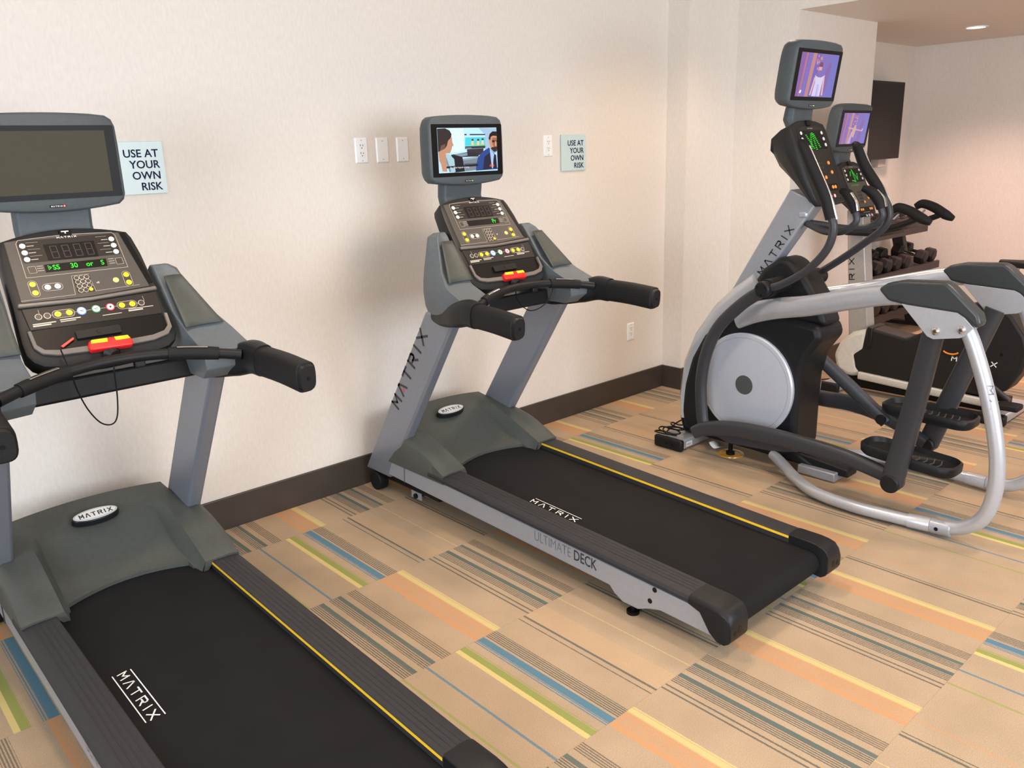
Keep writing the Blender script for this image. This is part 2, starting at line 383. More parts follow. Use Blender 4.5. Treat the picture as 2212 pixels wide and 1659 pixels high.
# baseboards
H = .154; T = .014
def bb(nm, *b): struct(G().box(*b).out(nm, trimm, ang=None, bevel=.003))
bb('baseboard_back', XL, 4.5696, -T, .0, 0, H)
bb('baseboard_column_side', 4.5696-T, 4.5696, J-T, -T, 0, H)
bb('baseboard_column', 4.5696, X1-T, J-T, J, 0, H)
bb('baseboard_pier_side', X1-T, X1, Y1-T, J, 0, H)
bb('baseboard_pier', X1, X2+T, Y1-T, Y1, 0, H)
bb('baseboard_pier_far', X2, X2+T, Y1, -.05, 0, H)
bb('baseboard_alcove', X2+T, XR, -.05-T, -.05, 0, H)
bb('baseboard_right', XR-T, XR, YB, -.05-T, 0, H)
bb('baseboard_left', XL, XL+T, YB, -T, 0, H)

# recessed ceiling downlights
lampm = emis('downlight_lens', (255, 214, 170), 6.0)
for i, ((x, y, z), p) in enumerate(zip(CANS, CANP)):
    e = empty('downlight', x, y, z)
    where = ['over the left treadmill', 'over the middle treadmill', 'over the column between treadmill and elliptical', 'above the open floor by the left window', 'above the open floor behind the elliptical', 'over the dumbbell rack', 'in the low ceiling furthest from the rack', 'in the low ceiling near the bulkhead edge'][i]
    tag(e, 'round recessed warm downlight '+where, 'ceiling light', 'recessed downlights')
    n = 24; R1, R0 = .085, .065
    rings = [[(x+r*math.cos(2*math.pi*k/n), y+r*math.sin(2*math.pi*k/n), z+dz) for k in range(n)] for r, dz in ((R1, 0), (R1, -.006), (R0, -.006), (R0, 0))]
    G().loft(rings, cap=False).out('trim_ring', white, e)
    G().disc((x, y, z-.002), (1, 0, 0), (0, 1, 0), R0).out('lens', lampm, e)
    l = bpy.data.lights.new('downlight_beam', 'SPOT'); l.energy = p*7; l.color = (1.0, .76, .56) if i < 5 else (1.0, .64, .52); l.spot_size = math.radians(125); l.spot_blend = .9; l.shadow_soft_size = .16
    lo = bpy.data.objects.new('downlight_beam', l); COL.objects.link(lo); lo.parent = e; lo.location = (0, 0, -.02)

# ------------------------------------------------------------------ wall fittings
WP = Plane((0, 0, 0), (1, 0, 0), (0, 0, 1))       # normal = (0,-1,0)
def plate(x, z, kind, label, group, y=0, s=1.0):
    e = empty('power_outlet' if kind == 'outlet' else 'blank_wall_plate', x, y, z)
    tag(e, label, 'outlet' if kind == 'outlet' else 'wall plate', group)
    w, h = .037*s, .0605*s
    pl = Plane((x, y, z), (1, 0, 0), (0, 0, 1))
    g = G(); V = [pl.pt(a*w, b*h, 0) for a, b in ((-1, -1), (1, -1), (1, 1), (-1, 1))]+[pl.pt(a*(w-.007), b*(h-.007), .006) for a, b in ((-1, -1), (1, -1), (1, 1), (-1, 1))]
    g.add(V, [(0, 1, 5, 4), (1, 2, 6, 5), (2, 3, 7, 6), (3, 0, 4, 7), (4, 5, 6, 7), (0, 3, 2, 1)])
    g.out('cover_plate', wallpl, e, bevel=.0015)
    scr = [.043] if kind != 'outlet' else [.047]
    g = G()
    for sgn in (1, -1): pl.disc(g, 0, sgn*scr[0], .003, .005, .0068, 10)
    g.out('screws', mat('screw_grey', (170, 170, 170), .4), e)
    if kind == 'outlet':
        g = G(); pl.slab(g, rrect(-.0175, .0175, -.034, .034, .003), .005, .0072); g.out('receptacle', white, e, bevel=.001)
        g = G()
        for cz in (.018, -.018):
            pl.slab(g, [(-.008, cz+.002), (-.0055, cz+.002), (-.0055, cz+.011), (-.008, cz+.011)], .006, .0076)
            pl.slab(g, [(.0055, cz+.002), (.008, cz+.002), (.008, cz+.010), (.0055, cz+.010)], .006, .0076)
            pl.disc(g, 0, cz-.006, .0026, .006, .0076, 10)
        g.out('slots', dkblack, e, ang=None)
plate(2.227, 1.663, 'outlet', 'white two-socket outlet, leftmost of three plates beside the middle treadmill screen', 'outlets on the back wall')
plate(2.346, 1.662, 'blank', 'blank white wall plate, middle of the three plates left of the screen', 'wall plates')
plate(2.465, 1.662, 'blank', 'blank white wall plate nearest the middle treadmill television', 'wall plates')
plate(3.475, 1.660, 'outlet', 'white two-socket outlet beside the right-hand glass sign', 'outlets on the back wall')
plate(4.222, .449, 'outlet', 'low white two-socket outlet above the baseboard near the column', 'outlets on the back wall')

signm = mat('frosted_sign', (196, 214, 214), .3, var=.02)
navy = mat('navy_lettering', (16, 20, 62), .5, var=.01, spec=.1)
def sign(x0, x1, z0, z1, label):
    e = empty('warning_sign', x0, 0, z0); tag(e, label, 'sign', 'glass warning signs')
    G().box(x0, x1, -.009, -.001, z0, z1).out('sign_panel', signm, e, bevel=.001)
    pl = Plane((x0, -.009, z0), (1, 0, 0), (0, 0, 1)); s = (x1-x0)/.208
    for i, t in enumerate(('USE AT', 'YOUR', 'OWN', 'RISK')):
        text('sign_lettering', t, pl, .188*s, (.1425-.0425*i)*s, .0425*s, navy, e, 'RIGHT', .0012, sx=1.0, bold=.0006)
sign(1.082, 1.290, 1.519, 1.721, 'pale glass sign reading USE AT YOUR OWN RISK behind the left treadmill television')
sign(3.577, 3.785, 1.516, 1.721, 'pale glass sign reading USE AT YOUR OWN RISK right of the wall outlet')

# wall television in the alcove
e = empty('wall_television', 7.45, -.05, 1.46); tag(e, 'large black flat television mounted on the alcove wall above the dumbbells', 'television')
G().box(6.80, 7.665, -.185, -.145, 1.47, 2.105).out('screen_body', mat('tv_black', (30, 28, 28), .4, spec=.2), e, bevel=.005)
G().box(6.825, 7.64, -.1865, -.185, 1.50, 2.085).out('screen_glass', mat('tv_glass', (42, 39, 38), .4, spec=.1), e)
G().box(7.1, 7.4, -.145, -.05, 1.65, 1.95).out('wall_bracket', black, e)
G().box(7.36, 7.50, -.145, -.075, 1.40, 1.475).out('cable_box', mat('grey_box', (170, 160, 150), .5), e, bevel=.004)

# ------------------------------------------------------------------ a small television shared by the machines
def television(root, cx, yf, z0, tilt, on, name='television'):
    """front face centre bottom at (cx,yf,z0); tilt leans the top towards the user"""
    U = Vector((1, 0, 0)); Vv = Vector((0, -math.sin(tilt), math.cos(tilt)))
    pl = Plane((cx, yf, z0), U, Vv)
    def outline(k=0.0, d=0):
        top = []
        hw = .212-k; 
        pts = []
        # bottom edge, gently bowed, then sides and bowed top
        for i in range(9):
            a = -hw+.022+(2*hw-.044)*i/8; pts.append((a, .004+k+.018*(a/hw)**2))
        pts += [(hw-.006, .032+k), (hw, .050+k), (hw, .20), (hw-.002, .262-k), (hw-.010, .284-k), (hw-.028, .296-k)]
        for i in range(1, 8):
            a = (hw-.028)*(1-2*i/8); pts.append((a, .305-k-.009*(a/hw)**2))
        pts += [(-(hw-.028), .296-k), (-(hw-.010), .284-k), (-(hw-.002), .262-k), (-hw, .20), (-hw, .050+k), (-(hw-.006), .032+k)]
        return pts
    rings = [[pl.pt(a, b, h) for a, b in outline(k)] for k, h in ((.03, -.095), (.012, -.082), (0, -.055), (0, -.010), (.003, -.003), (.008, 0))]
    tv = G().loft(rings).out(name, slate, root, ang=50)
    g = G(); pl.slab(g, rrect(-.199, .201, .044, .266, .004, 2), -.001, .0012); g.out('screen_bezel', bezel, tv, ang=None)
    g = G(); pl.slab(g, rrect(-.024, .024, .018, .027, .003, 2), -.001, .0012); g.out('logo_badge', bezel, tv, ang=None)
    g = G(); pl.disc(g, .019, .0225, .0022 if on else .003, .001, .002, 10)
    g.out('power_light', emis('power_light_green', (230, 255, 90), 2) if on else emis('power_light_red', (255, 60, 40), 4), tv, ang=None)
    logo('badge_lettering', pl, -.019, .0205, .032, .004, .0008, lettw, tv, h=.0016)
    return tv, pl

def tv_neck(root, cx, pts, hw):
    """curved neck: pts = list of (y_front, y_back, z)"""
    rings = []
    for (yf, yb, z) in pts:
        rings.append([(cx-hw, yf, z), (cx+hw, yf, z), (cx+hw+.012, (yf+yb)/2, z), (cx+hw, yb, z), (cx-hw, yb, z), (cx-hw-.012, (yf+yb)/2, z)])
    return G().loft(rings).out('television_neck', slate, root, ang=50, bevel=.006)

def picture(tv, pl, polys, u0, u1, v0, v1, prefix):
    """flat screen picture: polys = [(rgb, [(u,v)...])], u right 0..1, v up 0..1"""
    bycol = {}
    for i, (rgb, pts) in enumerate(polys):
        bycol.setdefault((i, rgb), G())
        P_ = [(u0+min(max(u, 0), 1)*(u1-u0), v0+min(max(v, 0), 1)*(v1-v0)) for u, v in pts]
        pl.poly(bycol[(i, rgb)], P_, .0014+.00004*i)
    # one mesh, many material slots
    V = []; F = []; mi = []; mats = []
    for (i, rgb), g in bycol.items():
        m = emis('%s_%d_%d_%d' % ((prefix,)+rgb), rgb, .92)
        if m not in mats: mats.append(m)
        for f in g.F: F.append(tuple(k+len(V) for k in f)); mi.append(mats.index(m))
        V += g.V
    me = bpy.data.meshes.new('screen_picture'); me.from_pydata([tuple(Vector(v)-ORG) for v in V], [], F)
    for m in mats: me.materials.append(m)
    for p, k in zip(me.polygons, mi): p.material_index = k
    o = bpy.data.objects.new('screen_picture', me); COL.objects.link(o); o.parent = tv; return o

def talk_scene():
    # coordinates read from the picture: x 440..1690, y 360..1300 with a slight shear
    def c(x, y):
        v = (y-370+(x-440)*.03)/ (962.0); u = (x-440-50*v)/(1240.0); return (u, 1-v)
    P = []
    a = lambda rgb, *pts: P.append((rgb, [c(*p) for p in pts]))
    P.append(((186, 226, 240), [(0, 0), (1, 0), (1, 1), (0, 1)]))
    a((160, 190, 214), (1290, 345), (1690, 345), (1690, 900), (1440, 900), (1440, 500))
    a((214, 240, 246), (700, 380), (980, 360), (1000, 860), (740, 890))
    a((60, 68, 84), (1000, 485), (1440, 478), (1440, 505), (1000, 516)); a((205, 215, 225), (1045, 486), (1110, 484), (1110, 512), (1045, 514))
    a((70, 205, 225), (1015, 560), (1440, 548), (1445, 735), (1015, 750)); a((120, 205, 150), (1120, 700), (1290, 660), (1445, 690), (1445, 735), (1100, 745))
    for x, y in ((1170, 640), (1290, 640), (1385, 625)):
        a((225, 200, 170), (x-22, y-10), (x+22, y-10), (x+26, y+85), (x-26, y+85)); a((70, 50, 50), (x-20, y-50), (x+20, y-50), (x+24, y-10), (x-24, y-10))
    a((52, 56, 66), (1015, 755), (1445, 735), (1445, 790), (1015, 812)); a((110, 130, 150), (1030, 780), (1150, 775), (1150, 800), (1030, 806))
    a((58, 46, 56), (1055, 815), (1410, 795), (1400, 900), (1290, 960), (1060, 930)); a((44, 38, 50), (730, 935), (1060, 880), (1300, 900), (1300, 975), (960, 985), (740, 960))
    a((130, 150, 165), (760, 925), (1060, 895), (1070, 950), (940, 975)); a((26, 24, 34), (720, 940), (960, 985), (1020, 1300), (800, 1320), (780, 1030))
    a((120, 130, 140), (965, 1020), (1300, 975), (1260, 1275), (1025, 1300)); a((150, 160, 168), (965, 1020), (1300, 975), (1296, 1010), (985, 1060)); a((70, 80, 92), (1000, 1130), (1275, 1120), (1260, 1160), (1010, 1180))
    # man
    a((38, 70, 140), (1520, 780), (1400, 860), (1290, 990), (1255, 1150), (1250, 1290), (1730, 1262), (1720, 1000), (1640, 900))
    a((34, 34, 58), (1430, 980), (1560, 880), (1640, 1240), (1400, 1275)); a((165, 195, 225), (1540, 800), (1640, 920), (1640, 1240), (1600, 1245), (1570, 1050)); a((165, 195, 225), (1680, 880), (1730, 1000), (1730, 1230), (1690, 1240))
    a((26, 26, 44), (1640, 930), (1680, 940), (1712, 1240), (1620, 1250), (1625, 1050))
    a((198, 142, 112), (1510, 600), (1550, 520), (1690, 500), (1700, 800), (1660, 850), (1560, 790), (1530, 680)); a((150, 100, 78), (1590, 560), (1700, 560), (1700, 780), (1640, 800), (1600, 700)); a((50, 34, 30), (1585, 615), (1650, 615), (1650, 660), (1590, 665)); a((50, 34, 30), (1670, 620), (1700, 620), (1700, 655), (1672, 655))
    a((56, 38, 34), (1590, 770), (1700, 760), (1700, 860), (1640, 880), (1560, 800)); a((205, 160, 130), (1655, 640), (1680, 640), (1690, 740), (1655, 740)); a((30, 20, 24), (1510, 580), (1530, 480), (1590, 420), (1690, 420), (1700, 520), (1600, 515), (1560, 540), (1545, 620))
    # woman
    a((190, 140, 112), (640, 620), (740, 560), (748, 660), (775, 735), (745, 760), (738, 810), (700, 905), (620, 900), (630, 1000), (650, 1300), (560, 1290), (500, 1160), (470, 860), (560, 760))
    a((165, 198, 208), (625, 905), (700, 930), (790, 1030), (820, 1310), (690, 1320), (640, 1050)); a((190, 215, 225), (470, 1040), (520, 1120), (560, 1300), (650, 1320), (490, 1330)); a((110, 140, 160), (620, 960), (650, 1050), (730, 1300), (700, 1305), (640, 1150))
    a((50, 38, 40), (440, 385), (600, 372), (690, 420), (730, 490), (725, 560), (660, 640), (640, 740), (600, 800), (480, 870), (450, 870)); a((110, 78, 66), (520, 740), (610, 700), (600, 790), (500, 860))
    a((24, 20, 36), (635, 1185), (1290, 1145), (1290, 1185), (635, 1228))
    return P, c
def stage_scene(fig):
    P = [((116, 100, 172), [(0, 0), (1, 0), (1, 1), (0, 1)])]
    rnd = random.Random(3 if fig else 5)
    P.append(((124, 88, 152), [(0, 0), (.12, 0), (.2, 1), (0, 1)])); P.append(((98, 90, 172), [(.35, 0), (.5, 0), (.52, 1), (.38, 1)])); P.append(((106, 104, 180), [(.78, 0), (1, 0), (1, 1), (.82, 1)]))
    P.append(((176, 124, 122), [(.24, 0), (.32, 0), (.40, 1), (.30, 1)])); P.append(((176, 108, 120), [(.08, 0), (.11, 0), (.17, 1), (.13, 1)]))
    P.append(((120, 90, 150), [(.66, .1), (.76, .1), (.84, .78), (.78, .82), (.70, .6)]))
    for i in range(26):
        u = .42+rnd.random()*.12; v = .5+rnd.random()*.45; s = .012+rnd.random()*.018
        P.append(((190, 130, 150) if i % 2 else (150, 96, 140), [(u-s, v-s), (u+s, v-s), (u+s*.5, v+s), (u-s*.6, v+s*1.2)]))
    if fig:
        P.append(((205, 150, 150), [(.50, .62), (.58, .62), (.59, .74), (.51, .74)])); P.append(((110, 62, 84), [(.49, .70), (.60, .70), (.59, .80), (.52, .81)]))
        P.append(((196, 190, 222), [(.43, .50), (.52, .46), (.60, .46), (.70, .52), (.66, .38), (.64, .02), (.42, .02), (.46, .36)])); P.append(((215, 165, 165), [(.36, .04), (.40, .04), (.46, .44), (.42, .46)])); P.append(((215, 165, 165), [(.68, .04), (.72, .04), (.70, .46), (.66, .46)]))
        P.append(((170, 164, 210), [(.52, .02), (.58, .02), (.57, .3), (.53, .3)]))
        P.append(((225, 220, 235), [(.08, .08), (.13, .08), (.14, .15), (.10, .15)]))
    else:
        P.append(((190, 150, 140), [(.40, .25), (.50, .2), (.56, .5), (.50, .62), (.42, .5)])); P.append(((190, 150, 150), [(.25, .50), (.80, .40), (.80, .44), (.25, .55)])); P.append(((170, 150, 190), [(.30, 0), (.42, 0), (.44, .4), (.38, .4)]))
        P.append(((180, 170, 205), [(.78, .42), (.83, .42), (.83, .5), (.79, .5)]))
    return P

# ------------------------------------------------------------------ treadmill
TX, TY = 2.435, -1.2
def treadmill(rx, ry, rz, label, lit):
    """built in the frame where the middle treadmill stands (x about 0, y = distance from wall), then moved"""
    e = bpy.data.objects.new('treadmill', None); COL.objects.link(e); tag(e, label, 'treadmill', 'treadmills along the back wall')
    e.location = (rx, ry, 0); e.rotation_euler = (0, 0, rz)
    setorg(0, TY, 0)
    rt = lambda y: .240+(y+.66)*.0335           # top of the foot rails
    # silver side frames
    for s in (-1, 1):
        x0, x1 = s*.358, s*.330
        poly = [(-.255, .125), (-.30, .213), (-1.2, .183), (-2.165, .150), (-2.19, .070), (-1.93, .076), (-1.88, .062), (-1.83, .040), (-1.76, .040), (-1.72, .060), (-1.695, .084), (-1.2, .100)]
        sf = G().ext(poly, 'x', x0, x1).out('side_frame', silver, e, bevel=.004)
        g = G()
        pl = Plane((x0, 0, 0), (0, -1, 0), (0, 0, 1)) if s < 0 else Plane((x0, 0, 0), (0, 1, 0), (0, 0, 1))
        for yy, zz in ((-1.905, .148), (-1.885, .097)):
            g = G(); pl.disc(g, -yy if s < 0 else yy, zz, .0095, -.001, .0012); g.out('bolt_hole', dkblack, sf, ang=None)
        if s < 0:
            pl.u = Vector((0, -1, -.034)).normalized(); pl.n = Vector((-1, 0, 0))
            text('side_lettering', 'ULTIMATE', pl, 1.296, .1755, .060, lettg, sf, 'LEFT', .001, sx=.75, bold=-.0011)
            text('side_lettering', 'DECK', pl, 1.515, .1755, .060, lettd, sf, 'LEFT', .001, sx=.76, bold=.0006)
    # frame under the deck
    G().box(-.325, .325, -.62, -.10, .07, .19).out('motor_pan', dkblack, e, bevel=.01)
    g = G(); g.box(-.30, .30, -1.0, -.94, .08, .14).box(-.30, .30, -1.83, -1.77, .06, .12)
    g.box(-.33, .33, -1.95, -.6, .115, .15); g.out('deck_frame', dkblack, e)
    for s in (-1, 1):
        G().cyl((s*.300, -.118, .050), (s*.352, -.118, .050), .050, 28).out('transport_wheel', rubber, e, bevel=.006)
        g = G(); g.box(s*.27, s*.275, -.47, -.39, .035, .12).box(s*.315, s*.32, -.47, -.39, .035, .12); g.out('lift_bracket', silver, e)
        G().cyl((s*.262, -.43, .05), (s*.33, -.43, .05), .013, 12).out('pivot_pin', dkblack, e)
        g = G(); g.cyl((s*.335, -1.79, .0), (s*.335, -1.79, .012), .024, 18).cyl((s*.335, -1.79, .012), (s*.335, -1.79, .045), .008, 10)
        g.out('leveling_foot', dkblack, e)
    # running belt round the rear roller
    bt = lambda y: rt(y)-.030
    loop = [(-.50, bt(-.50)), (-1.3, bt(-1.3)), (-2.13, bt(-2.13))]
    r = .047; c = (-2.145, bt(-2.13)-r)
    loop += [(c[0]-r*math.sin(math.radians(a)), c[1]+r*math.cos(math.radians(a))) for a in range(15, 180, 15)]
    loop += [(-2.10, bt(-2.13)-2*r+.004), (-.50, bt(-.5)-.06)]
    belt = G().ext(loop, 'x', -.257, .257).out('running_belt', mat('belt_rubber', (25, 25, 27), .6, var=.12, nscale=7, bump=.5, bscale=1400, spec=.12), e)
    sl = math.atan(.0335); pl = Plane((0, -1.12, bt(-1.12)), (0, -math.cos(sl), -math.sin(sl)), (1, 0, 0)); pl.n = Vector((0, 0, 1))
    logo('belt_lettering', pl, .0, -.2105, .262, .025, .0046, lettw, belt, h=.0012, slant=-.25)
    g = G(); pl.line(g, [(-.005, -.172), (.262, -.172)], .0032, .0012); pl.line(g, [(-.005, -.224), (.262, -.224)], .0032, .0012); g.out('belt_lines', lettw, belt, ang=None)
    for s in (-1, 1):
        def prof(y):
            z = rt(y); return [(s*.367, y, z-.030), (s*.367, y, z-.018), (s*.360, y, z-.009), (s*.345, y, z-.003), (s*.325, y, z), (s*.262, y, z+.001), (s*.259, y, z-.002), (s*.259, y, z-.034)]
        rail = G().loft([prof(-.60), prof(-2.06)]).out('foot_rail', railm, e, ang=25)
        g = G()
        for gx in (.280, .297, .314, .331):
            p0 = (s*gx, -.62, rt(-.62)+.0016-(.001 if gx > .325 else 0)); p1 = (s*gx, -2.055, rt(-2.055)+.0016-(.001 if gx > .325 else 0))
            g.add([(p0[0]-.0007, p0[1], p0[2]), (p0[0]+.0007, p0[1], p0[2]), (p1[0]+.0007, p1[1], p1[2]), (p1[0]-.0007, p1[1], p1[2])], [(0, 1, 2, 3)])
        g.out('grip_groove', mat('groove_dark', (42, 42, 44), .7), rail, ang=None)
        ystrip = G(); ystrip.add([(s*.2587, -.66, rt(-.66)-.0022), (s*.2580, -.66, rt(-.66)-.012), (s*.2580, -2.06, rt(-2.06)-.012), (s*.2587, -2.06, rt(-2.06)-.0022)], [(0, 1, 2, 3)])
        ystrip.out('yellow_edge_strip', yellow, rail, ang=None, label='thin yellow line along the belt side of the rail')
        z = rt(-2.06)
        rings = []
        for y, dz, zb_ in ((-2.052, .0012, z-.032), (-2.10, .0012, z-.046), (-2.14, .001, .088), (-2.17, -.002, .066), (-2.196, -.009, .064), (-2.212, -.024, .074), (-2.220, -.050, .090)):
            zz = z+dz; k = 0 if y > -2.2 else .004
            rings.append([(s*(.3695-k), y, zb_), (s*(.3695-k), y, zz-.018), (s*(.361-k), y, zz-.008), (s*.346, y, zz-.002), (s*.325, y, zz), (s*(.262+k), y, zz), (s*(.261+k), y, zb_)])
        cap = G().loft(rings).out('rear_end_cap', black, e, ang=50, bevel=.003)
        pl2 = Plane((0, -2.2195, 0), (1, 0, 0), (0, 0, 1))
        for xx, zz, rr in ((.340, .108, .008), (.312, .112, .011)):
            g = G(); pl2.disc(g, s*xx, zz, rr, -.004, .0012, 16, rb=rr*1.25); g.out('bolt_hole', dkblack, cap, ang=None)
    # motor hood
    cols = [-.362, -.356, -.335, -.305, -.285, -.255, -.235, -.214, -.203, -.17, -.12, -.06, 0, .06, .12, .17, .203, .214, .235, .255, .285, .305, .335, .356, .362]
    NS = 16; grid = []
    for x in cols:
        a = abs(x); arm = a > .208
        yb = -.20 if a < .29 else -.415
        yf = -.575-.052*(a/.2)**2 if not arm else -.712+ (0 if a < .35 else .004)
        zb = .418-.25*a*a if a < .29 else .352
        if a > .35: zb -= .012 if a < .36 else .03
        zf = .226 if not arm else (.246 if a < .35 else .240)
        if .208 < a < .22: zf = .216
        col = []
        for k in range(NS+1):
            s_ = k/NS; y = yb+(yf-yb)*s_
            if not arm:
                w_ = s_*s_*(3-2*s_)*.55+s_*.45; z = zb+(zf-zb)*w_ - .012*math.sin(math.pi*s_)
            else:
                z = zb+(zf-zb)*s_+.020*math.sin(math.pi*s_)
                if a < .23: z = z-.032*s_
            col.append((x, y, z))
        grid.append(col)
    g = G(); V = [p for c_ in grid for p in c_]; n = NS+1; F = []
    for i in range(len(cols)-1):
        for k in range(NS): F.append((i*n+k, (i+1)*n+k, (i+1)*n+k+1, i*n+k+1))
    base = len(V)
    for i, c_ in enumerate(grid): V.append((c_[-1][0], c_[-1][1]+.004, .198 if abs(c_[0][0]) < .25 else .222))
    for i in range(len(cols)-1): F.append((i*n+NS, (i+1)*n+NS, base+i+1, base+i))
    base2 = len(V)
    for c_ in grid: V.append((c_[0][0], c_[0][1]+.02, .12))
    for i in range(len(cols)-1): F.append((i*n, base2+i, base2+i+1, (i+1)*n))
    for ci in (0, len(cols)-1):
        b0 = len(V)
        for p in grid[ci]: V.append((p[0], p[1], .198))
        for k in range(NS): F.append((ci*n+k, ci*n+k+1, b0+k+1, b0+k))
        b1 = len(V); x = cols[ci]; V += [(x, -.27, .198), (x, -.33, .26)]; F.append((b0, b1, b1+1, ci*n))
    g.add(V, F); hood = g.out('motor_hood', hoodm, e, ang=48)
    # oval badge on the hood
    pb = Plane((0, -.318, .385), (1, 0, 0), (0, .93, .36))
    g = G(); pb.disc(g, 0, 0, .083, -.02, .006, 36, rb=.033); bd = g.out('hood_badge', mat('badge_black', (25, 25, 28), .25), hood, bevel=.002)
    g = G(); pb.disc(g, 0, 0, .077, .003, .0075, 36, rb=.0285); g.out('badge_rim', mat('badge_white', (225, 226, 226), .3, var=.01), bd)
    g = G(); ring = [(.0735*math.cos(t*math.pi/24), .025*math.sin(t*math.pi/24)) for t in range(48)]; pb.line(g, ring, .0012, .0078, closed=True); g.out('badge_ring', lettd, bd, ang=None)
    logo('badge_lettering', pb, -.055, -.010, .112, .019, .004, lettd, bd, h=.0079)
    # uprights
    for s in (-1, 1):
        V = []
        for yf, yb, z in ((-.045, -.262, .105), (-.065, -.255, .08+.035), (-.640, -.850, .985)):
            V.append([(s*.356, yf, z), (s*.356, yb, z), (s*.298, yb, z), (s*.298, yf, z)])
        up = G().loft([V[0], V[2]]).out('upright', uprm, e, bevel=.012, seg=3)
        d = Vector((0, -.592, .87)).normalized(); back = Vector((0, .87, .592)).normalized()
        if s < 0:
            pl = Plane((-.356, -.395, .480), d, back); pl.n = Vector((-1, 0, 0))
            logo('upright_lettering', pl, .0, .016, .468, .052, .011, lettd, up, h=.0012, slant=-.1, dot=btnr)
        else:
            pl = Plane((.356, -.395, .480), -d, back); pl.n = Vector((1, 0, 0))
            logo('upright_lettering', pl, -.468, .016, .468, .052, .011, lettd, up, h=.0012, slant=.1, dot=btnr)
        g = G()
        for xx in (.312, .342): g.cyl((s*xx, -.815, .958), (s*xx, -.832, .946), .007, 12)
        g.cyl((s*.296, -.76, .955), (s*.290, -.76, .955), .007, 12)
        g.out('bolt', chrome, up)
    G().loft([[(-.30, -.655, .955), (.30, -.655, .955), (.30, -.655, 1.01), (-.30, -.655, 1.01)], [(-.30, -.79, .95), (.30, -.79, .95), (.30, -.79, 1.02), (-.30, -.79, 1.02)]]).out('console_beam', black, e, bevel=.01)
    # side housings with the scooped wings
    for s in (-1, 1):
        R = [  # z, inner x front, outer x front, y front, outer x mid, y mid, outer x back, y back, inner x
            (.960, .245, .315, -.615, .352, -.69, .376, -.90, .250),
            (1.00, .235, .322, -.600, .364, -.69, .390, -.950, .245),
            (1.06, .225, .326, -.596, .370, -.69, .396, -.955, .240),
            (1.105, .222, .324, -.597, .366, -.68, .388, -.845, .240),
            (1.16, .220, .318, -.600, .352, -.665, .356, -.770, .232),
            (1.24, .218, .305, -.605, .330, -.655, .320, -.715, .228),
            (1.295, .218, .300, -.612, .308, -.64, .292, -.672, .226),
            (1.312, .222, .275, -.625, .280, -.64, .270, -.655, .226)]
        rings = []
        for z, ixf, oxf, yf, oxm, ym, oxb, yb, ixb in R:
            rings.append([(s*ixf, yf, z), (s*(ixf+oxf)/2, yf-.001, z), (s*oxf, yf, z), (s*oxm, ym, z), (s*oxb, (ym+yb)/2, z), (s*oxb*.995, yb, z), (s*(ixb+oxb)/2, yb-(.0 if z < 1.1 else -.015), z), (s*ixb, yb+.01, z)])
        pod = G().loft(rings).out('side_housing', podm, e, ang=60, bevel=.008, seg=2)
        # panel over the wing face; its darker grey paints in the scoop's shade
        def rp(u, v, d=0.0):
            # u 0..1 from console side to outer edge, v 0..1 up
            z = 1.125+.155*v; k = min(max((z-1.105)/.19, 0), 1)
            yb = -.842+.155*k; ox = .372-.085*k; ix = .238
            x = ix+(ox-ix)*u; y = yb+.012*math.sin(u*math.pi)-.004
            return (s*x, y-d, z)
        g = G(); N_ = 8; V = [rp(i/N_, j/N_, .0030) for i in range(N_+1) for j in range(N_+1)]
        g.add(V, [(i*(N_+1)+j, (i+1)*(N_+1)+j, (i+1)*(N_+1)+j+1, i*(N_+1)+j+1) for i in range(N_) for j in range(N_)])
        g.out('recess_shade_panel', mat('recess_shade_grey', (74, 77, 73), .5, spec=.25), pod, solid=.004)
        # black underside / elbow sleeve and the hand grip
        el = G().tube([(s*.308, -.655, .968), (s*.328, -.77, .966), (s*.368, -.90, 1.002), (s*.386, -.975, 1.022), (s*.392, -1.04, 1.018)], [.040, .052, .050, .040, .037], 22, 5, r2=[.026, .034, .052, .055, .052], power=.7).out('elbow_sleeve', black, e, ang=60)
        gr = G().tube([(s*.390, -1.025, 1.018), (s*.398, -1.16, 1.014), (s*.404, -1.285, 1.004)], [.0345, .0345, .0345], 24, 3, r2=[.0475, .0475, .0475], power=.62).out('hand_grip', rubber, e, ang=60, bevel=.004)
        g = G().tube([(s*.404, -1.284, 1.004), (s*.4045, -1.297, 1.003)], [.030, .026], 24, 0, r2=[.043, .038], power=.62); g.out('grip_end_cap', black, gr, ang=60)
        G().cyl((s*.4045, -1.290, 1.003), (s*.4048, -1.2985, 1.0025), .006, 12).out('end_screw', dkblack, gr)
    # cross bar with pulse sensors
    bar = []
    for i in range(15):
        t = -1+2*i/14; bar.append((t*.345, -.885-.098*t*t, 1.072-.034*t*t))
    cb = G().tube(bar, .0165, 16, 2).out('cross_bar', black, e)
    for s in (-1, 1):
        seg = [(s*x, -.885-.098*(x/.345)**2, 1.072-.034*(x/.345)**2) for x in (.145, .20, .255, .285)]
        G().tube(seg, [.0205, .0215, .0215, .0205], 16, 3).out('pulse_grip', rubber, cb)
        seg = [(s*x, -.885-.098*(x/.345)**2-.004, 1.072-.034*(x/.345)**2+.0205) for x in (.17, .20, .23, .255)]
        G().tube(seg, [.009]*4, 10, 2, r2=.0028).out('pulse_sensor', chrome, cb)
    G().box(.045, .075, -.90, -.875, 1.040, 1.058).out('cable_stub', black, cb, bevel=.003)
    # console : face plane
    n = Vector((0, -.807, .591)); pl = Plane((0, -.56, 1.435), (1, 0, 0), (0, .591, .807)); PT = lambda x, t, h=0: pl.pt(x, -t, h)
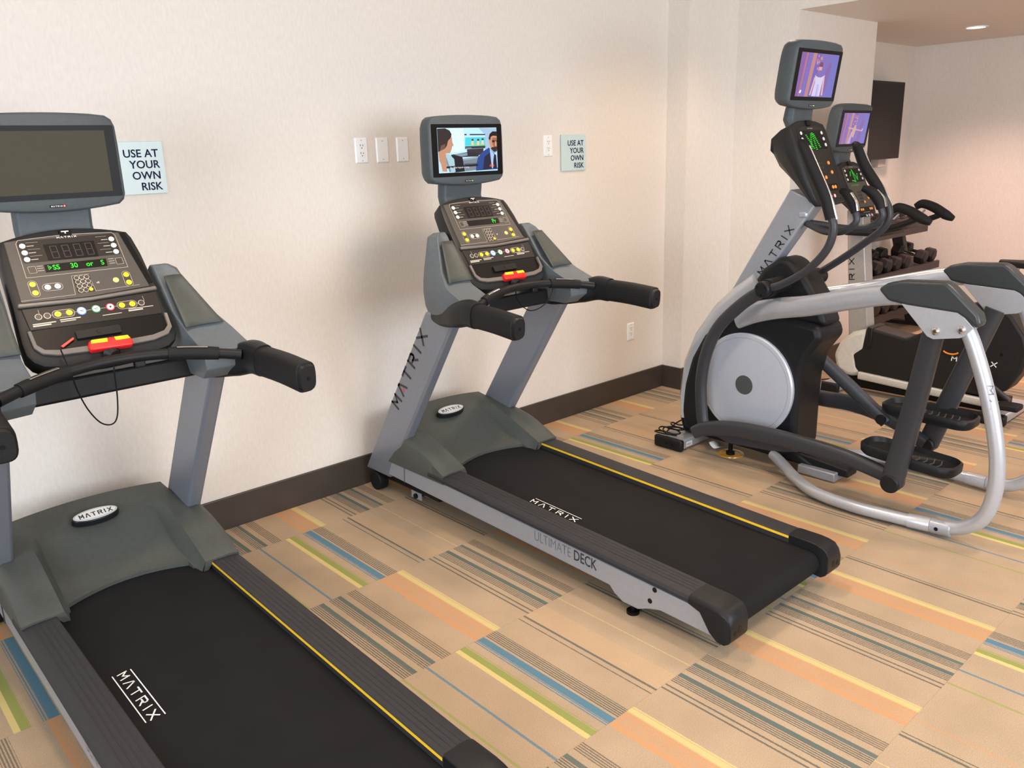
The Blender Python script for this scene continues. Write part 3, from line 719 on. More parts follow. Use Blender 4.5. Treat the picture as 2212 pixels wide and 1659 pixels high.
    def outl(k):
        pts = []
        for i in range(11):
            a = -.185+.37*i/10; pts.append((a*(1-k*2), .012-.030*(1-(a/.185)**2)+k*.9))
        pts += [(.197-k, .036+k*.5), (.206-k, .10), (.213-k, .24), (.222-k, .36), (.221-k, .40), (.208-k, .428-k*.3), (.185-k, .446-k*.6), (.14, .456-k)]
        pts += [(0, .462-k), (-.14, .456-k), (-.185+k, .446-k*.6), (-.208+k, .428-k*.3), (-.221+k, .40), (-.222+k, .36), (-.213+k, .24), (-.206+k, .10), (-.197+k, .036+k*.5)]
        return pts
    rings = [[PT(a*.9, b*.9+.02, -.10) for a, b in outl(.02)], [PT(a, b, -.065) for a, b in outl(.004)], [PT(a, b, -.012) for a, b in outl(0)], [PT(a, b, -.003) for a, b in outl(.004)], [PT(a, b, 0) for a, b in outl(.014)]]
    con = G().loft(rings).out('console', consm, e, ang=40)
    # the taupe face in upper and lower halves
    g = G(); up_ = [(-.176, .020), (-.10, .012), (0, .008), (.10, .011), (.158, .018), (.190, .228), (.0, .238), (-.186, .232)]
    pl.slab(g, [(a, -b) for a, b in up_], -.002, .0035); fu = g.out('upper_face_panel', facem, con, bevel=.002)
    g = G(); pl.slab(g, [(.162, -.020), (.176, -.018), (.206, -.215), (.192, -.218)], -.001, .0012); g.out('side_gutter', dkblack, con, ang=None)
    g = G(); pl.slab(g, [(-.198, -.236), (.0, -.243), (.205, -.233), (.208, -.246), (.0, -.254), (-.200, -.249)], -.001, .012); g.out('divider_ledge', mat('lip_taupe_sheen', (112, 105, 98), .35, var=.02), con, bevel=.004)  # taupe lightened: the ledge's reflected sheen is painted into the colour
    g = G(); pl.slab(g, [(-.192, -.252), (.0, -.257), (.202, -.250), (.196, -.332), (-.188, -.326)], -.002, .004); fl_ = g.out('lower_face_panel', facedk, con, bevel=.002)
    g = G(); tray = rrect(-.186, .196, -.405, -.322, .028); pl.slab(g, tray, -.003, .0015); g.out('tray_recess', dkblack, con, ang=None)
    lip = [(-.198, -.33), (-.196, -.385), (-.178, -.408), (-.14, -.420), (0, -.426), (.14, -.422), (.188, -.410), (.207, -.388), (.209, -.335)]
    g = G(); V = []
    inn = [(-.188, -.33), (-.186, -.378), (-.170, -.397), (-.135, -.404), (0, -.408), (.14, -.405), (.178, -.396), (.196, -.378), (.198, -.335)]
    for (a, b), (c_, d_) in zip(lip, inn): V += [pl.pt(a, b, .000), pl.pt(a, b, .010), pl.pt(c_, d_, .013), pl.pt(c_, d_, .0)]
    Fq = []
    for i in range(len(lip)-1):
        for k in range(4): Fq.append((i*4+k, i*4+(k+1) % 4, (i+1)*4+(k+1) % 4, (i+1)*4+k))
    Fq += [(0, 1, 2, 3), tuple(range((len(lip)-1)*4, len(lip)*4))]
    g.add(V, Fq); g.out('tray_lip', mat('lip_taupe_sheen', (112, 105, 98), .35, var=.02), con, ang=50, bevel=.002)  # same lightened taupe, painting a highlight onto the lip
    g = G(); pl.slab(g, rrect(-.075, .055, -.378, -.350, .004), .001, .010); pl.disc(g, -.01, -.364, .006, .01, .012); g.out('tray_socket', black, con, bevel=.002)
    g = G(); pl.slab(g, rrect(-.018, .018, -.016, .008, .004), -.002, .006); clip = g.out('top_clip', dkblack, con, bevel=.002)
    g = G(); pl.line(g, [(-.009, .0), (.009, .0)], .004, .0065); pl.line(g, [(0, 0), (0, -.006)], .004, .0065); g.out('clip_mark', btnw, clip, ang=None)
    hf = .0036
    g = G(); pl.poly(g, rrect(-.143, .140, -.100, -.020, .006), hf+.0002); g.out('display_backing', facedk, fu, ang=None)
    g = G(); fr = [(-.150, -.150), (-.146, -.030), (-.138, -.018), (0, -.010), (.136, -.016), (.144, -.028), (.146, -.150)]; pl.line(g, fr, .0012, hf+.0006, closed=True)
    pl.line(g, [(-.185, -.226), (-.05, -.226), (-.035, -.226), (-.027, -.160), (.022, -.160), (.026, -.222), (.16, -.219)], .0010, hf+.0006)
    g.out('printed_outline', linem, fu, ang=None)
    logo('console_lettering', pl, -.028, -.022, .056, .0055, .0014, lettw, fu, h=hf+.0008)
    g = G(); pl.slab(g, [(-.074, -.040), (.074, -.042), (.072, -.100), (-.074, -.097)], .003, hf+.0012); dsp = g.out('number_display', ledoff, fu, ang=None)
    g = G()
    for i in range(4):
        x0 = -.058+.034*i; 
        for (a, b, c_, d_) in ((0, 0, .018, 0), (0, -.021, .018, -.021), (0, -.042, .018, -.042)): pl.line(g, [(x0+a, -.049+b), (x0+c_, -.049+d_)], .0026, hf+.0016)
        for xx in (0, .018):
            pl.line(g, [(x0+xx, -.052), (x0+xx, -.067)], .0026, hf+.0016); pl.line(g, [(x0+xx, -.073), (x0+xx, -.088)], .0026, hf+.0016)
    g.out('digit_segments', ledseg, dsp, ang=None)
    g = G(); pl.slab(g, [(-.091, -.111), (.090, -.111), (.087, -.138), (-.092, -.138)], .003, hf+.0012); md = g.out('message_display', ledoff, fu, ang=None)
    if lit: text('lit_message', 'Pr', pl, .048, -.134, .029, green, md, 'LEFT', hf+.0018, sx=.9)
    else:
        for tx, xx in (('SS', -.070), ('30', -.020), ('or', .026), ('S', .070)): text('lit_message', tx, pl, xx, -.132, .024, green, md, 'LEFT', hf+.0018, sx=.92, bold=.0002)
        g = G()
        for bx, by in ((-.081, -.117), (-.077, -.120), (-.081, -.123), (-.077, -.126), (-.081, -.129), (-.074, -.123)): pl.disc(g, bx, by, .0016, hf+.001, hf+.0018, 8)
        g.out('lit_message', green, md, ang=None)
    for sg, xb in ((-1, -.131), (1, .128)):
        for tb in (.041, .065, .089):
            g = G(); pl.disc(g, xb, -tb+(.001 if sg < 0 else -.001), .0085, .003, hf+.003, 18); g.out('program_button', btnw, fu, ang=30)
        g = G()
        for tb in (.041, .065, .089):
            pl.line(g, [(xb-sg*.012, -tb), (xb-sg*.030, -tb)], .0022, hf+.0006); pl.line(g, [(xb-sg*.012, -tb+.012), (xb-sg*.045, -tb+.012)], .0007, hf+.0006)
        for k in range(3): pl.line(g, [(sg*.096, -.114-.008*k), (sg*.112, -.114-.008*k)], .0016, hf+.0006)
        g.out('printed_caption', linem, fu, ang=None)
        g = G(); pl.slab(g, rrect(sg*.127-.0095, sg*.127+.0095, -.136, -.115, .002), .003, hf+.0016); g.out('display_change_button', btnk, fu, ang=None)
        g = G(); pl.line(g, rrect(sg*.127-.0105, sg*.127+.0105, -.137, -.114, .003, 3), .001, hf+.002, closed=True); g.out('button_outline', linem, fu, ang=None)
    def pill(face, cx_, cy_, w_, h_, m_=btnk):
        g = G(); r_ = min(w_, h_)-.0005; pl.slab(g, rrect(cx_-w_, cx_+w_, cy_-h_, cy_+h_, r_), .003, .0046); g.out('button_surround', m_, face, ang=None)
        g = G(); pl.line(g, rrect(cx_-w_, cx_+w_, cy_-h_, cy_+h_, r_, 5), .0012, .0050, closed=True); g.out('button_outline', linem, face, ang=None)
    def button(face, x, y, r_, m_, nm='button', h=.0068, ring=None):
        if ring is not None:
            g = G(); pl.disc(g, x, y, r_*1.28, .003, h-.001, 22); g.out('button_ring', ring, face, ang=30)
        g = G(); pl.disc(g, x, y, r_, .003, h, 22); return g.out(nm, m_, face, ang=30)
    pill(fu, -.1405, -.190, .012, .028); button(fu, -.1405, -.175, .0088, btny); button(fu, -.1405, -.205, .0088, btny)
    pill(fu, -.089, -.1905, .028, .0125); button(fu, -.103, -.1905, .0088, btnw); button(fu, -.075, -.1905, .0088, btnw)
    pill(fu, .131, -.1925, .012, .028); button(fu, .131, -.178, .0088, btny); button(fu, .131, -.207, .0088, btny)
    button(fu, .095, -.193, .0088, mat('pale_yellow_button', (245, 220, 130), .4)); 
    g = G(); pl.slab(g, rrect(-.0255, .0235, -.222, -.162, .003), .003, .0045); g.out('keypad_backing', facedk, fu, ang=None)
    for i in range(3):
        for j in range(4):
            x = -.0155+.0148*i; y = -.1695-.0150*j; last = (i == 2 and j == 3)
            button(fu, x, y, .0060, btny if last else btnk, 'keypad_key', .0062, None if last else linem)
    text('printed_caption', 'x8', pl, .036, -.196, .009, lettw, fu, 'LEFT', hf+.0006)
    y = -.285
    g = G(); pl.line(g, [(-.131, y), (.144, y)], .001, .0046); pl.line(g, [(-.150, -.262), (-.150, -.277), (-.145, -.285)], .001, .0046); pl.line(g, [(.155, -.262), (.155, -.278), (.150, -.285)], .001, .0046)
    for x0, x1, yy, w_ in ((-.175, -.115, -.308, .0035), (-.175, -.130, -.314, .0045), (-.100, -.045, -.305, .0035), (-.100, -.060, -.311, .003), (.020, .075, -.310, .0022), (.100, .175, -.301, .0025), (.100, .140, -.307, .0045)):
        pl.line(g, [(x0, yy), (x1, yy)], w_, .0046)
    g.out('printed_caption', linem, fl_, ang=None)
    for x in (-.155, -.131, .144): button(fl_, x, y, .0078, btnk, 'button', .0062, linem)
    pill(fl_, -.086, y, .031, .0130); button(fl_, -.102, y, .0092, btny); button(fl_, -.070, y, .0092, btny)
    pill(fl_, .100, y, .030, .0130); button(fl_, .084, y, .0092, btny); button(fl_, .116, y, .0092, btny)
    button(fl_, -.035, y, .0105, mat('pale_blue_button', (205, 225, 245), .35, emit=(180, 210, 255), estr=.25), 'cool_down_button', .0072, btnb)
    button(fl_, .007, y, .0105, btnw, 'go_button', .0072, btng); button(fl_, .049, y, .0100, btnw, 'stop_button', .0072, btnr)
    g = G(); pl.poly(g, rrect(.046, .052, y-.003, y+.003, .0005, 1), .0074)
    for dx in (-.035, .007): pl.line(g, [(dx-.005, y+.001), (dx+.005, y+.001)], .002, .0074); pl.line(g, [(dx-.004, y-.003), (dx+.004, y-.003)], .0015, .0074)
    g.out('button_mark', lettd, fl_, ang=None)
    # red emergency stop bar with yellow flashes
    ob = [(-.052, -.400), (-.058, -.412), (-.055, -.432), (.066, -.436), (.071, -.424), (.066, -.404), (.05, -.398), (-.04, -.396)]
    g = G(); pl.slab(g, ob, .004, .030); st = g.out('stop_bar', red, con, bevel=.006, seg=3)
    g = G(); pl.slab(g, [(-.046, -.399), (-.050, -.411), (-.002, -.413), (.0, -.400)], .029, .0315); pl.slab(g, [(.020, -.400), (.022, -.413), (.064, -.413), (.060, -.401)], .029, .0315); g.out('yellow_flash', yel2, st, bevel=.001)
    G().tube([pl.pt(.005, -.44, 0), pl.pt(.01, -.455, .010)], [.03, .018], 14).out('stop_bar_mount', black, con)
    # tether cord hanging under the bar
    if lit: cp_ = [(-.02, -.86, 1.06), (-.01, -.85, 1.02), (.025, -.85, .975), (.075, -.85, .948), (.14, -.85, .955), (.19, -.85, .985), (.215, -.85, 1.03), (.218, -.80, 1.06)]
    else: cp_ = [(-.135, -.83, 1.12), (-.130, -.88, 1.05), (-.122, -.88, 1.0), (-.103, -.88, .938), (-.075, -.88, .89), (-.045, -.88, .877), (-.026, -.88, .897), (-.016, -.88, .96), (-.012, -.88, 1.05), (0, -.87, 1.07)]
    G().tube(cp_, .0022, 8, 6).out('tether_cord', dkblack, e)
    if not lit:
        g = G(); pl.slab(g, [(-.125, -.392), (-.085, -.370), (-.083, -.376), (-.120, -.398)], .004, .010); g.out('safety_clip', mat('coral_plastic', (225, 70, 60), .4), con, bevel=.001)
    # television on its neck
    tv_neck(e, -.008, [(-.528, -.47, 1.40), (-.512, -.455, 1.45), (-.52, -.46, 1.50), (-.525, -.475, 1.56)], .106)
    tv, tp = television(e, -.003, -.55, 1.494, 0.0, lit)
    if lit:
        P_, c_ = talk_scene(); picture(tv, tp, P_, -.168, .172, .061, .250, 'tv_a')
        text('caption', 'Yes, What happens is being', tp, -.108, .0792, .0105, lettw if False else emis('caption_white', (235, 235, 235), .9), tv, 'LEFT', .0034, sx=.93)
        text('channel_mark', 'claro', tp, .122, .0795, .017, emis('channel_orange', (235, 95, 50), 1), tv, 'LEFT', .0034, sx=.8, bold=.0004)
    else:
        g = G(); tp.poly(g, [(-.162, .061), (.172, .061), (.172, .250), (-.162, .250)], .0015); g.out('screen_glass', scroff, tv, ang=None)
    return e
treadmill(0.738, TY-.03, .0079, 'grey treadmill nearest the camera, its television screen dark', False)
treadmill(TX, TY, 0, 'grey treadmill in the middle with a lit television showing two people', True)

# ------------------------------------------------------------------ tall console shared by elliptical and bike
def tall_console(e, cx, y0, z0, y1, z1, hw, msg, dim=False):
    """face from (y0,z0) top to (y1,z1) bottom"""
    d = Vector((0, y1-y0, z1-z0)); Ln = d.length; up = -d.normalized()
    pl = Plane((cx, y0, z0), (1, 0, 0), up)
    def outl(k):
        return [(-hw+.02, -.02), (-.08, -.004), (0, .002), (.08, -.004), (hw-.02, -.02), (hw-.004-k, -.05), (hw-k, -.14), (hw-.004-k, -.27), (hw-.018-k, -Ln+.05), (hw-.04, -Ln+.008+k), (0, -Ln+k), (-hw+.04, -Ln+.008+k), (-hw+.018+k, -Ln+.05), (-hw+.004+k, -.27), (-hw+k, -.14), (-hw+.004+k, -.05)]
    rings = []
    for k, h, s_ in ((.05, -.165, .70), (.02, -.125, .92), (0, -.06, 1.0), (0, -.012, 1.0), (.006, 0, 1.0)):
        rings.append([pl.pt(a*s_, -.5*Ln+(b+.5*Ln)*s_, h*(1 if h > -.02 else max(.32, 1-max(0, (-b-.11))/(Ln-.11)*.72))) for a, b in outl(k)])
    con = G().loft(rings).out('console', consm, e, ang=40, bevel=.003)
    g = G(); pl.slab(g, [(-.115, -.045), (-.06, -.030), (.06, -.030), (.115, -.045), (.125, -.12), (.118, -.30), (.100, -Ln+.035), (-.100, -Ln+.035), (-.118, -.30), (-.125, -.12)], -.001, .003)
    fp = g.out('face_panel', facedk if not dim else facem, con, bevel=.002)
    g = G(); pl.slab(g, [(-.105, -.052), (.105, -.052), (.112, -.145), (-.112, -.145)], .002, .0042); g.out('matrix_display', ledoff, fp, ang=None)
    g = G(); pl.slab(g, rrect(-.02, .02, -.028, -.002, .005), -.002, .008); g.out('top_clip', dkblack, con, bevel=.002)
    # dotted green track drawing
    g = G()
    def dots(p, q, n_):
        for i in range(n_):
            t = i/(n_-1); pl.disc(g, p[0]+(q[0]-p[0])*t, p[1]+(q[1]-p[1])*t, .0019, .004, .0048, 6)
    if not dim:
        for o_ in (0, .008):
            dots((-.040+o_, -.140), (-.012+o_, -.070), 9); dots((-.058+o_, -.075), (-.018+o_, -.140), 9); dots((.000+o_, -.065), (.004+o_, -.145), 10); dots((.012+o_, -.070), (.040+o_, -.135), 9)
    else:
        for o_ in (0, .006):
            dots((-.01+o_, -.060), (-.005+o_, -.140), 10); dots((-.01+o_, -.060), (.028+o_, -.130), 9); dots((.028+o_, -.130), (.045+o_, -.090), 5); dots((-.035+o_, -.075), (-.05+o_, -.10), 4); dots((-.045+o_, -.135), (-.01+o_, -.14), 4)
    g.out('lit_dots', green, fp, ang=None)
    text('lit_message', msg, pl, -.085, -.172, .022 if dim else .012, emis('dim_green_led', (90, 170, 40), .7), fp, 'LEFT', .0046, sx=.8)
    for sg in (-1, 1):
        for k in range(3):
            g = G(); pl.disc(g, sg*(.095+.003*k), -.065-.030*k, .0085, .003, .0062, 16); g.out('program_button', btnw, fp, ang=30)
    for x, t in ((.075, .215), (.082, .262), (.012, .285)):
        g = G(); pl.disc(g, x, -t, .0085, .003, .0066, 16); g.out('button', btno, fp, ang=30)
    for i in range(3):
        for j in range(4):
            g = G(); pl.disc(g, -.03+.02*i, -.215-.022*j, .0068, .003, .0052, 12); g.out('keypad_key', btnk, fp, ang=30)
    if Ln > .38:
        g = G(); pl.slab(g, rrect(-.095, .095, -.352, -.318, .006), .002, .004); g.out('button_strip', ledoff, fp, ang=None)
        for x in (-.072, -.048, .048, .072):
            g = G(); pl.disc(g, x, -.335, .0085, .003, .0066, 16); g.out('button', btno, fp, ang=30)
        for x, m_ in ((-.03, btng), (.005, btnb), (.040, btnr)):
            g = G(); pl.disc(g, x, -.378, .0105, .002, .005, 18); g.out('button_ring', m_, fp, ang=30)
            g = G(); pl.disc(g, x, -.378, .0075, .003, .0066, 18); g.out('button', btnw, fp, ang=30)
    logo('console_lettering', pl, -.022, -.044, .044, .004, .001, lettw, fp, h=.0045)
    return con, pl

def mirror_x(cx, pts, s): return [(cx+s*p[0], p[1], p[2]) for p in pts]

# ------------------------------------------------------------------ elliptical trainer
EX = 3.80
def elliptical():
    cx = EX
    e = empty('elliptical_trainer', cx, -1.55); tag(e, 'silver and black elliptical trainer with a large silver disc on its side', 'elliptical')
    # front stabilizer
    st = G().box(cx-.225, cx+.225, -.915, -.745, .006, .062).out('front_stabilizer', silver2, e, bevel=.012, seg=3)
    for s in (-1, 1):
        G().box(*sorted((cx+s*.215, cx+s*.250)), -.925, -.735, .003, .068).out('stabilizer_end_cap', black, st, bevel=.012, seg=3)
        for yy in (-.83, -.865):
            g = G(); g.cyl((cx+s*.249, yy, .036), (cx+s*.252, yy, .036), .007, 12); g.out('bolt_hole', dkblack, st)
    pl = Plane((cx-.19, -.9165, .02), (1, 0, 0), (0, 0, 1)); g = G(); pl.poly(g, [(0, 0), (.055, 0), (.055, .028), (0, .028)], .0005); lb = g.out('serial_label', white, st, ang=None)
    g = G(); [pl.line(g, [(.006+.005*i, .006), (.006+.005*i, .018)], .0018, .001) for i in range(8)]; g.out('barcode', lettd, lb, ang=None)
    # spine and rear foot
    G().ext([(-.80, .05), (-.80, .13), (-1.30, .12), (-1.78, .075), (-1.78, .03), (-1.25, .045)], 'x', cx-.05, cx+.05).out('base_spine', black, e, bevel=.008)
    G().box(cx-.085, cx+.16, -1.73, -1.53, .004, .050).out('rear_foot', silver, e, bevel=.006)
    g = G(); g.cyl((cx-.08, -1.13, .0), (cx-.08, -1.13, .018), .024, 16).cyl((cx-.08, -1.13, .012), (cx-.08, -1.13, .08), .012, 12); g.out('leveling_foot', dkblack, e)
    # black body shroud
    prof = [(-.84, .085), (-.815, .20), (-.83, .36), (-.875, .52), (-.955, .66), (-1.06, .75), (-1.20, .80), (-1.45, .80), (-1.60, .785), (-1.625, .72), (-1.555, .62), (-1.525, .50), (-1.52, .30), (-1.52, .12), (-1.45, .085)]
    body = G().ext(prof, 'x', cx-.115, cx+.135).out('body_shroud', black, e, bevel=.030, seg=4, ang=50)
    G().ext([(-.84, .06), (-.86, .10), (-1.5, .10), (-1.60, .05)], 'x', cx-.06, cx+.06).out('lower_shroud', black, e, bevel=.01)
    # silver disc
    dc = G(); n = 64; c0 = (-1.232, .428)
    def ring(r, x): return [(x, c0[0]+r*math.cos(2*math.pi*i/n), c0[1]+r*math.sin(2*math.pi*i/n)) for i in range(n)]
    for s, sx_ in ((-1, cx-.115), (1, cx+.135)):
        d_ = G().loft([ring(.272, sx_-s*.005), ring(.274, sx_+s*.016), ring(.268, sx_+s*.023), ring(.262, sx_+s*.024)], cap=True).out('side_disc', discm, e, ang=30)
        G().loft([ring(.2505, sx_+s*.0243), ring(.249, sx_+s*.0243)], cap=False).out('disc_groove', mat('groove_grey', (120, 125, 135), .5), d_, ang=None)
        g = G().loft([[(sx_+s*.023, c0[0]+r_*math.cos(2*math.pi*i/32), c0[1]+r_*math.sin(2*math.pi*i/32)) for i in range(32)] for r_ in (.052,)]+[[(sx_+s*.026, c0[0]+.050*math.cos(2*math.pi*i/32), c0[1]+.050*math.sin(2*math.pi*i/32)) for i in range(32)]])
        g.out('disc_hub', mat('hub_grey', (66, 72, 72), .5), d_)
    # silver front shell wrapping from the column down
    outer = [(-1.205, 1.005), (-1.098, .923), (-.988, .824), (-.875, .656), (-.808, .487), (-.781, .290), (-.800, .155)]
    inner = [(-1.29, .93), (-1.19, .850), (-1.07, .760), (-.955, .620), (-.885, .47), (-.855, .290), (-.85, .155)]
    sh = []
    for (a, b), (c_, d_) in zip(outer, inner):
        sh.append([(cx-.105, c_, d_), (cx-.118, (a+c_)/2, (b+d_)/2), (cx-.095, a*.8+c_*.2, b*.8+d_*.2), (cx-.04, a, b), (cx+.06, a, b), (cx+.115, a*.8+c_*.2, b*.8+d_*.2), (cx+.138, (a+c_)/2, (b+d_)/2), (cx+.125, c_, d_)])
    G().loft(sh).out('front_shell', silver2, e, ang=60)
    # lower black front fairing with ribs
    G().ext([(-.80, .16), (-.83, .07), (-.93, .07), (-.93, .20)], 'x', cx-.10, cx+.12).out('front_fairing', black, e, bevel=.01)
    # column
    col = G().loft([[(cx-.045, -1.06, .88), (cx-.045, -1.24, .95), (cx+.045, -1.24, .95), (cx+.045, -1.06, .88)], [(cx-.045, -1.375, 1.42), (cx-.045, -1.525, 1.36), (cx+.045, -1.525, 1.36), (cx+.045, -1.375, 1.42)]]).out('console_column', silver, e, bevel=.010, seg=3)
    dd = Vector((0, -.30, .46)).normalized(); pl = Plane((cx-.045, -1.262, .985), dd, Vector((0, .46, .30)).normalized()); pl.n = Vector((-1, 0, 0))
    logo('column_lettering', pl, 0, .010, .285, .034, .0062, lettd, col, h=.001, slant=-.1)
    G().box(cx-.05, cx-.01, -1.475, -1.43, 1.285, 1.315).out('column_clamp', silver2, col, bevel=.008)
    # pivot cover behind the column
    hat = [(-1.20, .92), (-1.27, 1.03), (-1.36, 1.095), (-1.42, 1.085), (-1.50, 1.01), (-1.58, .90), (-1.63, .78), (-1.3, .78)]
    G().ext(hat, 'x', cx-.085, cx+.085).out('pivot_cover', black, e, bevel=.028, seg=4, ang=50)
    # console + tv
    con, cpl = tall_console(e, cx, -1.415, 1.735, -1.575, 1.345, .165, '.. .. ..')
    tv_neck(e, cx, [(-1.42, -1.36, 1.70), (-1.395, -1.34, 1.74), (-1.40, -1.35, 1.79), (-1.425, -1.375, 1.86)], .088)
    tv, tp = television(e, cx, -1.432, 1.778, .14, True)
    picture(tv, tp, stage_scene(True), -.168, .172, .061, .250, 'tv_b')
    # fixed heart-rate handles
    ph = G(); 
    for s in (-1, 1):
        pts = mirror_x(cx, [(.0, -1.44, 1.262), (.045, -1.50, 1.250), (.10, -1.60, 1.232), (.125, -1.70, 1.240), (.128, -1.757, 1.285), (.125, -1.745, 1.34)], s)
        h_ = G().tube(pts, .0155, 14, 6).out('pulse_handle', darkbar, e)
        pts = mirror_x(cx, [(.125, -1.750, 1.325), (.122, -1.735, 1.365), (.112, -1.70, 1.405), (.10, -1.665, 1.420)], s)
        G().tube(pts, [.020, .025, .024, .014], 16, 5).out('pulse_grip', rubber, h_)
        pts = mirror_x(cx, [(.138, -1.768, 1.335), (.136, -1.755, 1.375), (.124, -1.724, 1.410)], s)
        G().tube(pts, .010, 10, 4, r2=.006).out('pulse_sensor', chrome, h_)
    # curved silver frame arms, caps, brackets, posts, floor rails
    for s in (-1, 1):
        pts = mirror_x(cx, [(.115, -1.16, .770), (.135, -1.27, .815), (.18, -1.42, .860), (.24, -1.62, .905), (.29, -1.82, .960), (.32, -2.00, 1.005), (.325, -2.14, 1.018)], s)
        arm = G().tube(pts, [.026, .028, .030, .030, .030, .030, .028], 20, 5, r2=[.056, .054, .052, .049, .046, .044, .040], power=.75, up=(0, 0, 1)).out('frame_arm', silver2, e, ang=60)
        cap = [(-1.985, 1.035), (-2.02, 1.062), (-2.08, 1.078), (-2.25, 1.088), (-2.275, 1.072), (-2.385, .972), (-2.398, .935), (-2.380, .915), (-2.345, .945), (-2.305, .968), (-2.11, .978), (-2.03, .99)]
        x0, x1 = cx+s*.290, cx+s*.362
        G().ext(cap, 'x', x0, x1).out('arm_cap', mat('cap_charcoal', (52, 56, 58), .35, bump=.12, spec=.4), e, bevel=.020, seg=4, ang=50)
        pp = [(-2.085, .984), (-2.30, .974), (-2.325, .965), (-2.372, .918), (-2.340, .880), (-2.325, .872), (-2.225, .853), (-2.20, .862)]
        for k, (a, b) in enumerate(((.352, .358), (.292, .298))):
            br = G().ext(pp, 'x', cx+s*a, cx+s*b).out('arm_bracket', silver2, e, bevel=.002)
            if k == 0:
                for yy, zz in ((-2.232, .888), (-2.328, .906)):
                    g = G().tube([(cx+s*.356, yy, zz), (cx+s*.362, yy, zz), (cx+s*.368, yy, zz)], [.017, .016, .009], 20); g.out('bolt', chrome, br)
                    G().cyl((cx+s*.3675, yy, zz), (cx+s*.3695, yy, zz), .006, 8).out('bolt_socket', mat('socket_grey', (90, 90, 90), .3, metal=.8), br)
        post = mirror_x(cx, [(.325, -2.325, .93), (.325, -2.37, .84), (.325, -2.425, .70), (.325, -2.475, .54), (.325, -2.508, .38), (.325, -2.510, .24), (.323, -2.480, .135), (.318, -2.410, .070), (.315, -2.335, .048)], s)
        po = G().tube(post, .0300, 20, 5).out('rear_post', silver2, e)
        rail = mirror_x(cx, [(.10, -1.40, .075), (.16, -1.50, .055), (.24, -1.61, .042), (.325, -1.76, .036), (.352, -1.95, .036), (.340, -2.12, .037), (.322, -2.27, .040)], s)
        fr_ = G().tube(rail, .0275, 20, 5).out('floor_rail', silver2, e)
        G().tube(mirror_x(cx, [(.332, -2.195, .039), (.320, -2.285, .041), (.319, -2.30, .041)], s), [.031, .032, .028], 20).out('rail_sleeve', silver2, fr_)
        cpg = G().tube(mirror_x(cx, [(.320, -2.285, .042), (.319, -2.37, .046)], s), [.034, .033], 20).out('rail_coupling', silver, fr_, bevel=.004)
        G().cyl((cx+s*.345, -2.318, .044), (cx+s*.354, -2.318, .044), .0085, 12).out('coupling_hole', dkblack, cpg)
        if s < 0:
            pl = Plane((cx-.3475, -2.472, .60), Vector((0, -.050, -.28)).normalized(), Vector((.7, -.7, 0)).normalized()); pl.n = Vector((-.7, -.7, 0))
            logo('post_lettering', pl, -.10, -.006, .30, .014, .004, lettg, po, h=.001)
    # moving links; the two sides are half a stride apart
    for s, D in ((-1, dict(top=(-2.205, .875), bot=(-2.085, .165), bar=[(-1.03, .155), (-1.10, .190), (-1.28, .225), (-1.55, .232), (-1.85, .215), (-2.10, .165)], ped=(-1.90, .262, -.065), dz=0)),
                 (1, dict(top=(-2.235, .88), bot=(-2.02, .19), bar=[(-1.10, .30), (-1.20, .31), (-1.45, .312), (-1.65, .318), (-1.85, .280), (-2.02, .20)], ped=(-1.84, .372, -.02), dz=0))):
        xo = cx+s*.275
        t0, b0 = D['top'], D['bot']
        lk = G().tube([(xo+s*.025, t0[0], t0[1]), (xo-s*.0, (t0[0]+b0[0])/2, (t0[1]+b0[1])/2), (xo-s*.005, b0[0], b0[1])], [.042, .046, .048], 20, 3, r2=[.027, .027, .029], power=.65, up=(1, 0, 0)).out('leg_link', darkbar, e, ang=60)
        G().cyl((xo-s*.005-s*.045, b0[0], b0[1]), (xo+s*.030, b0[0], b0[1]), .042, 24).out('link_pivot', black, lk, bevel=.008)
        bx = xo-s*.045
        bar = [(bx+ s*(.05-.01*i) , y, z) for i, (y, z) in enumerate(D['bar'])]
        fb = G().tube(bar, [.024, .026, .026, .026, .026, .024], 18, 5, r2=[.034, .038, .042, .042, .038, .034], power=.75).out('foot_bar', darkbar, e, ang=60)
        if s < 0:
            G().ext([(-1.06, .165), (-1.30, .215), (-1.52, .215), (-1.60, .17), (-1.45, .14), (-1.2, .12)], 'x', bx-.012+.02, bx+.012+.02).out('bar_gusset', darkbar, e, bevel=.004)
        # pedal tray
        py, pz, sl_ = D['ped']; Lp, Wp = .42, .15; xc = cx+s*.165
        def pr(k, zz): return [(xc+a*(1-k), py-Lp/2+b*(1-k), pz+zz+(b)*sl_*-1.0) for a, b in rrect(-Wp/2-.01, Wp/2+.01, -Lp/2, Lp/2, .06, 5)]
        g = G(); g.loft([pr(.06, -.022), pr(0, -.01), pr(-.01, .022), pr(.04, .028), pr(.10, .004), pr(.98, .002)], cap=False); pd = g.out('pedal', black, e, ang=60)
        g = G()
        for i in range(9):
            yy = py-Lp/2-.13+.031*i; zz = pz+.006-(yy-(py-Lp/2))*sl_
            g.add([(xc-.05, yy+.008, zz), (xc, yy-.006, zz), (xc+.05, yy+.008, zz), (xc+.05, yy+.013, zz), (xc, yy-.001, zz), (xc-.05, yy+.013, zz)], [(0, 1, 4, 5), (1, 2, 3, 4)])
        g.out('pedal_tread', mat('tread_grey', (70, 70, 72), .6), pd, ang=None, solid=.003)
        # handle arm: lower link, hub, upper tube, grip
        xn = cx+s*.250
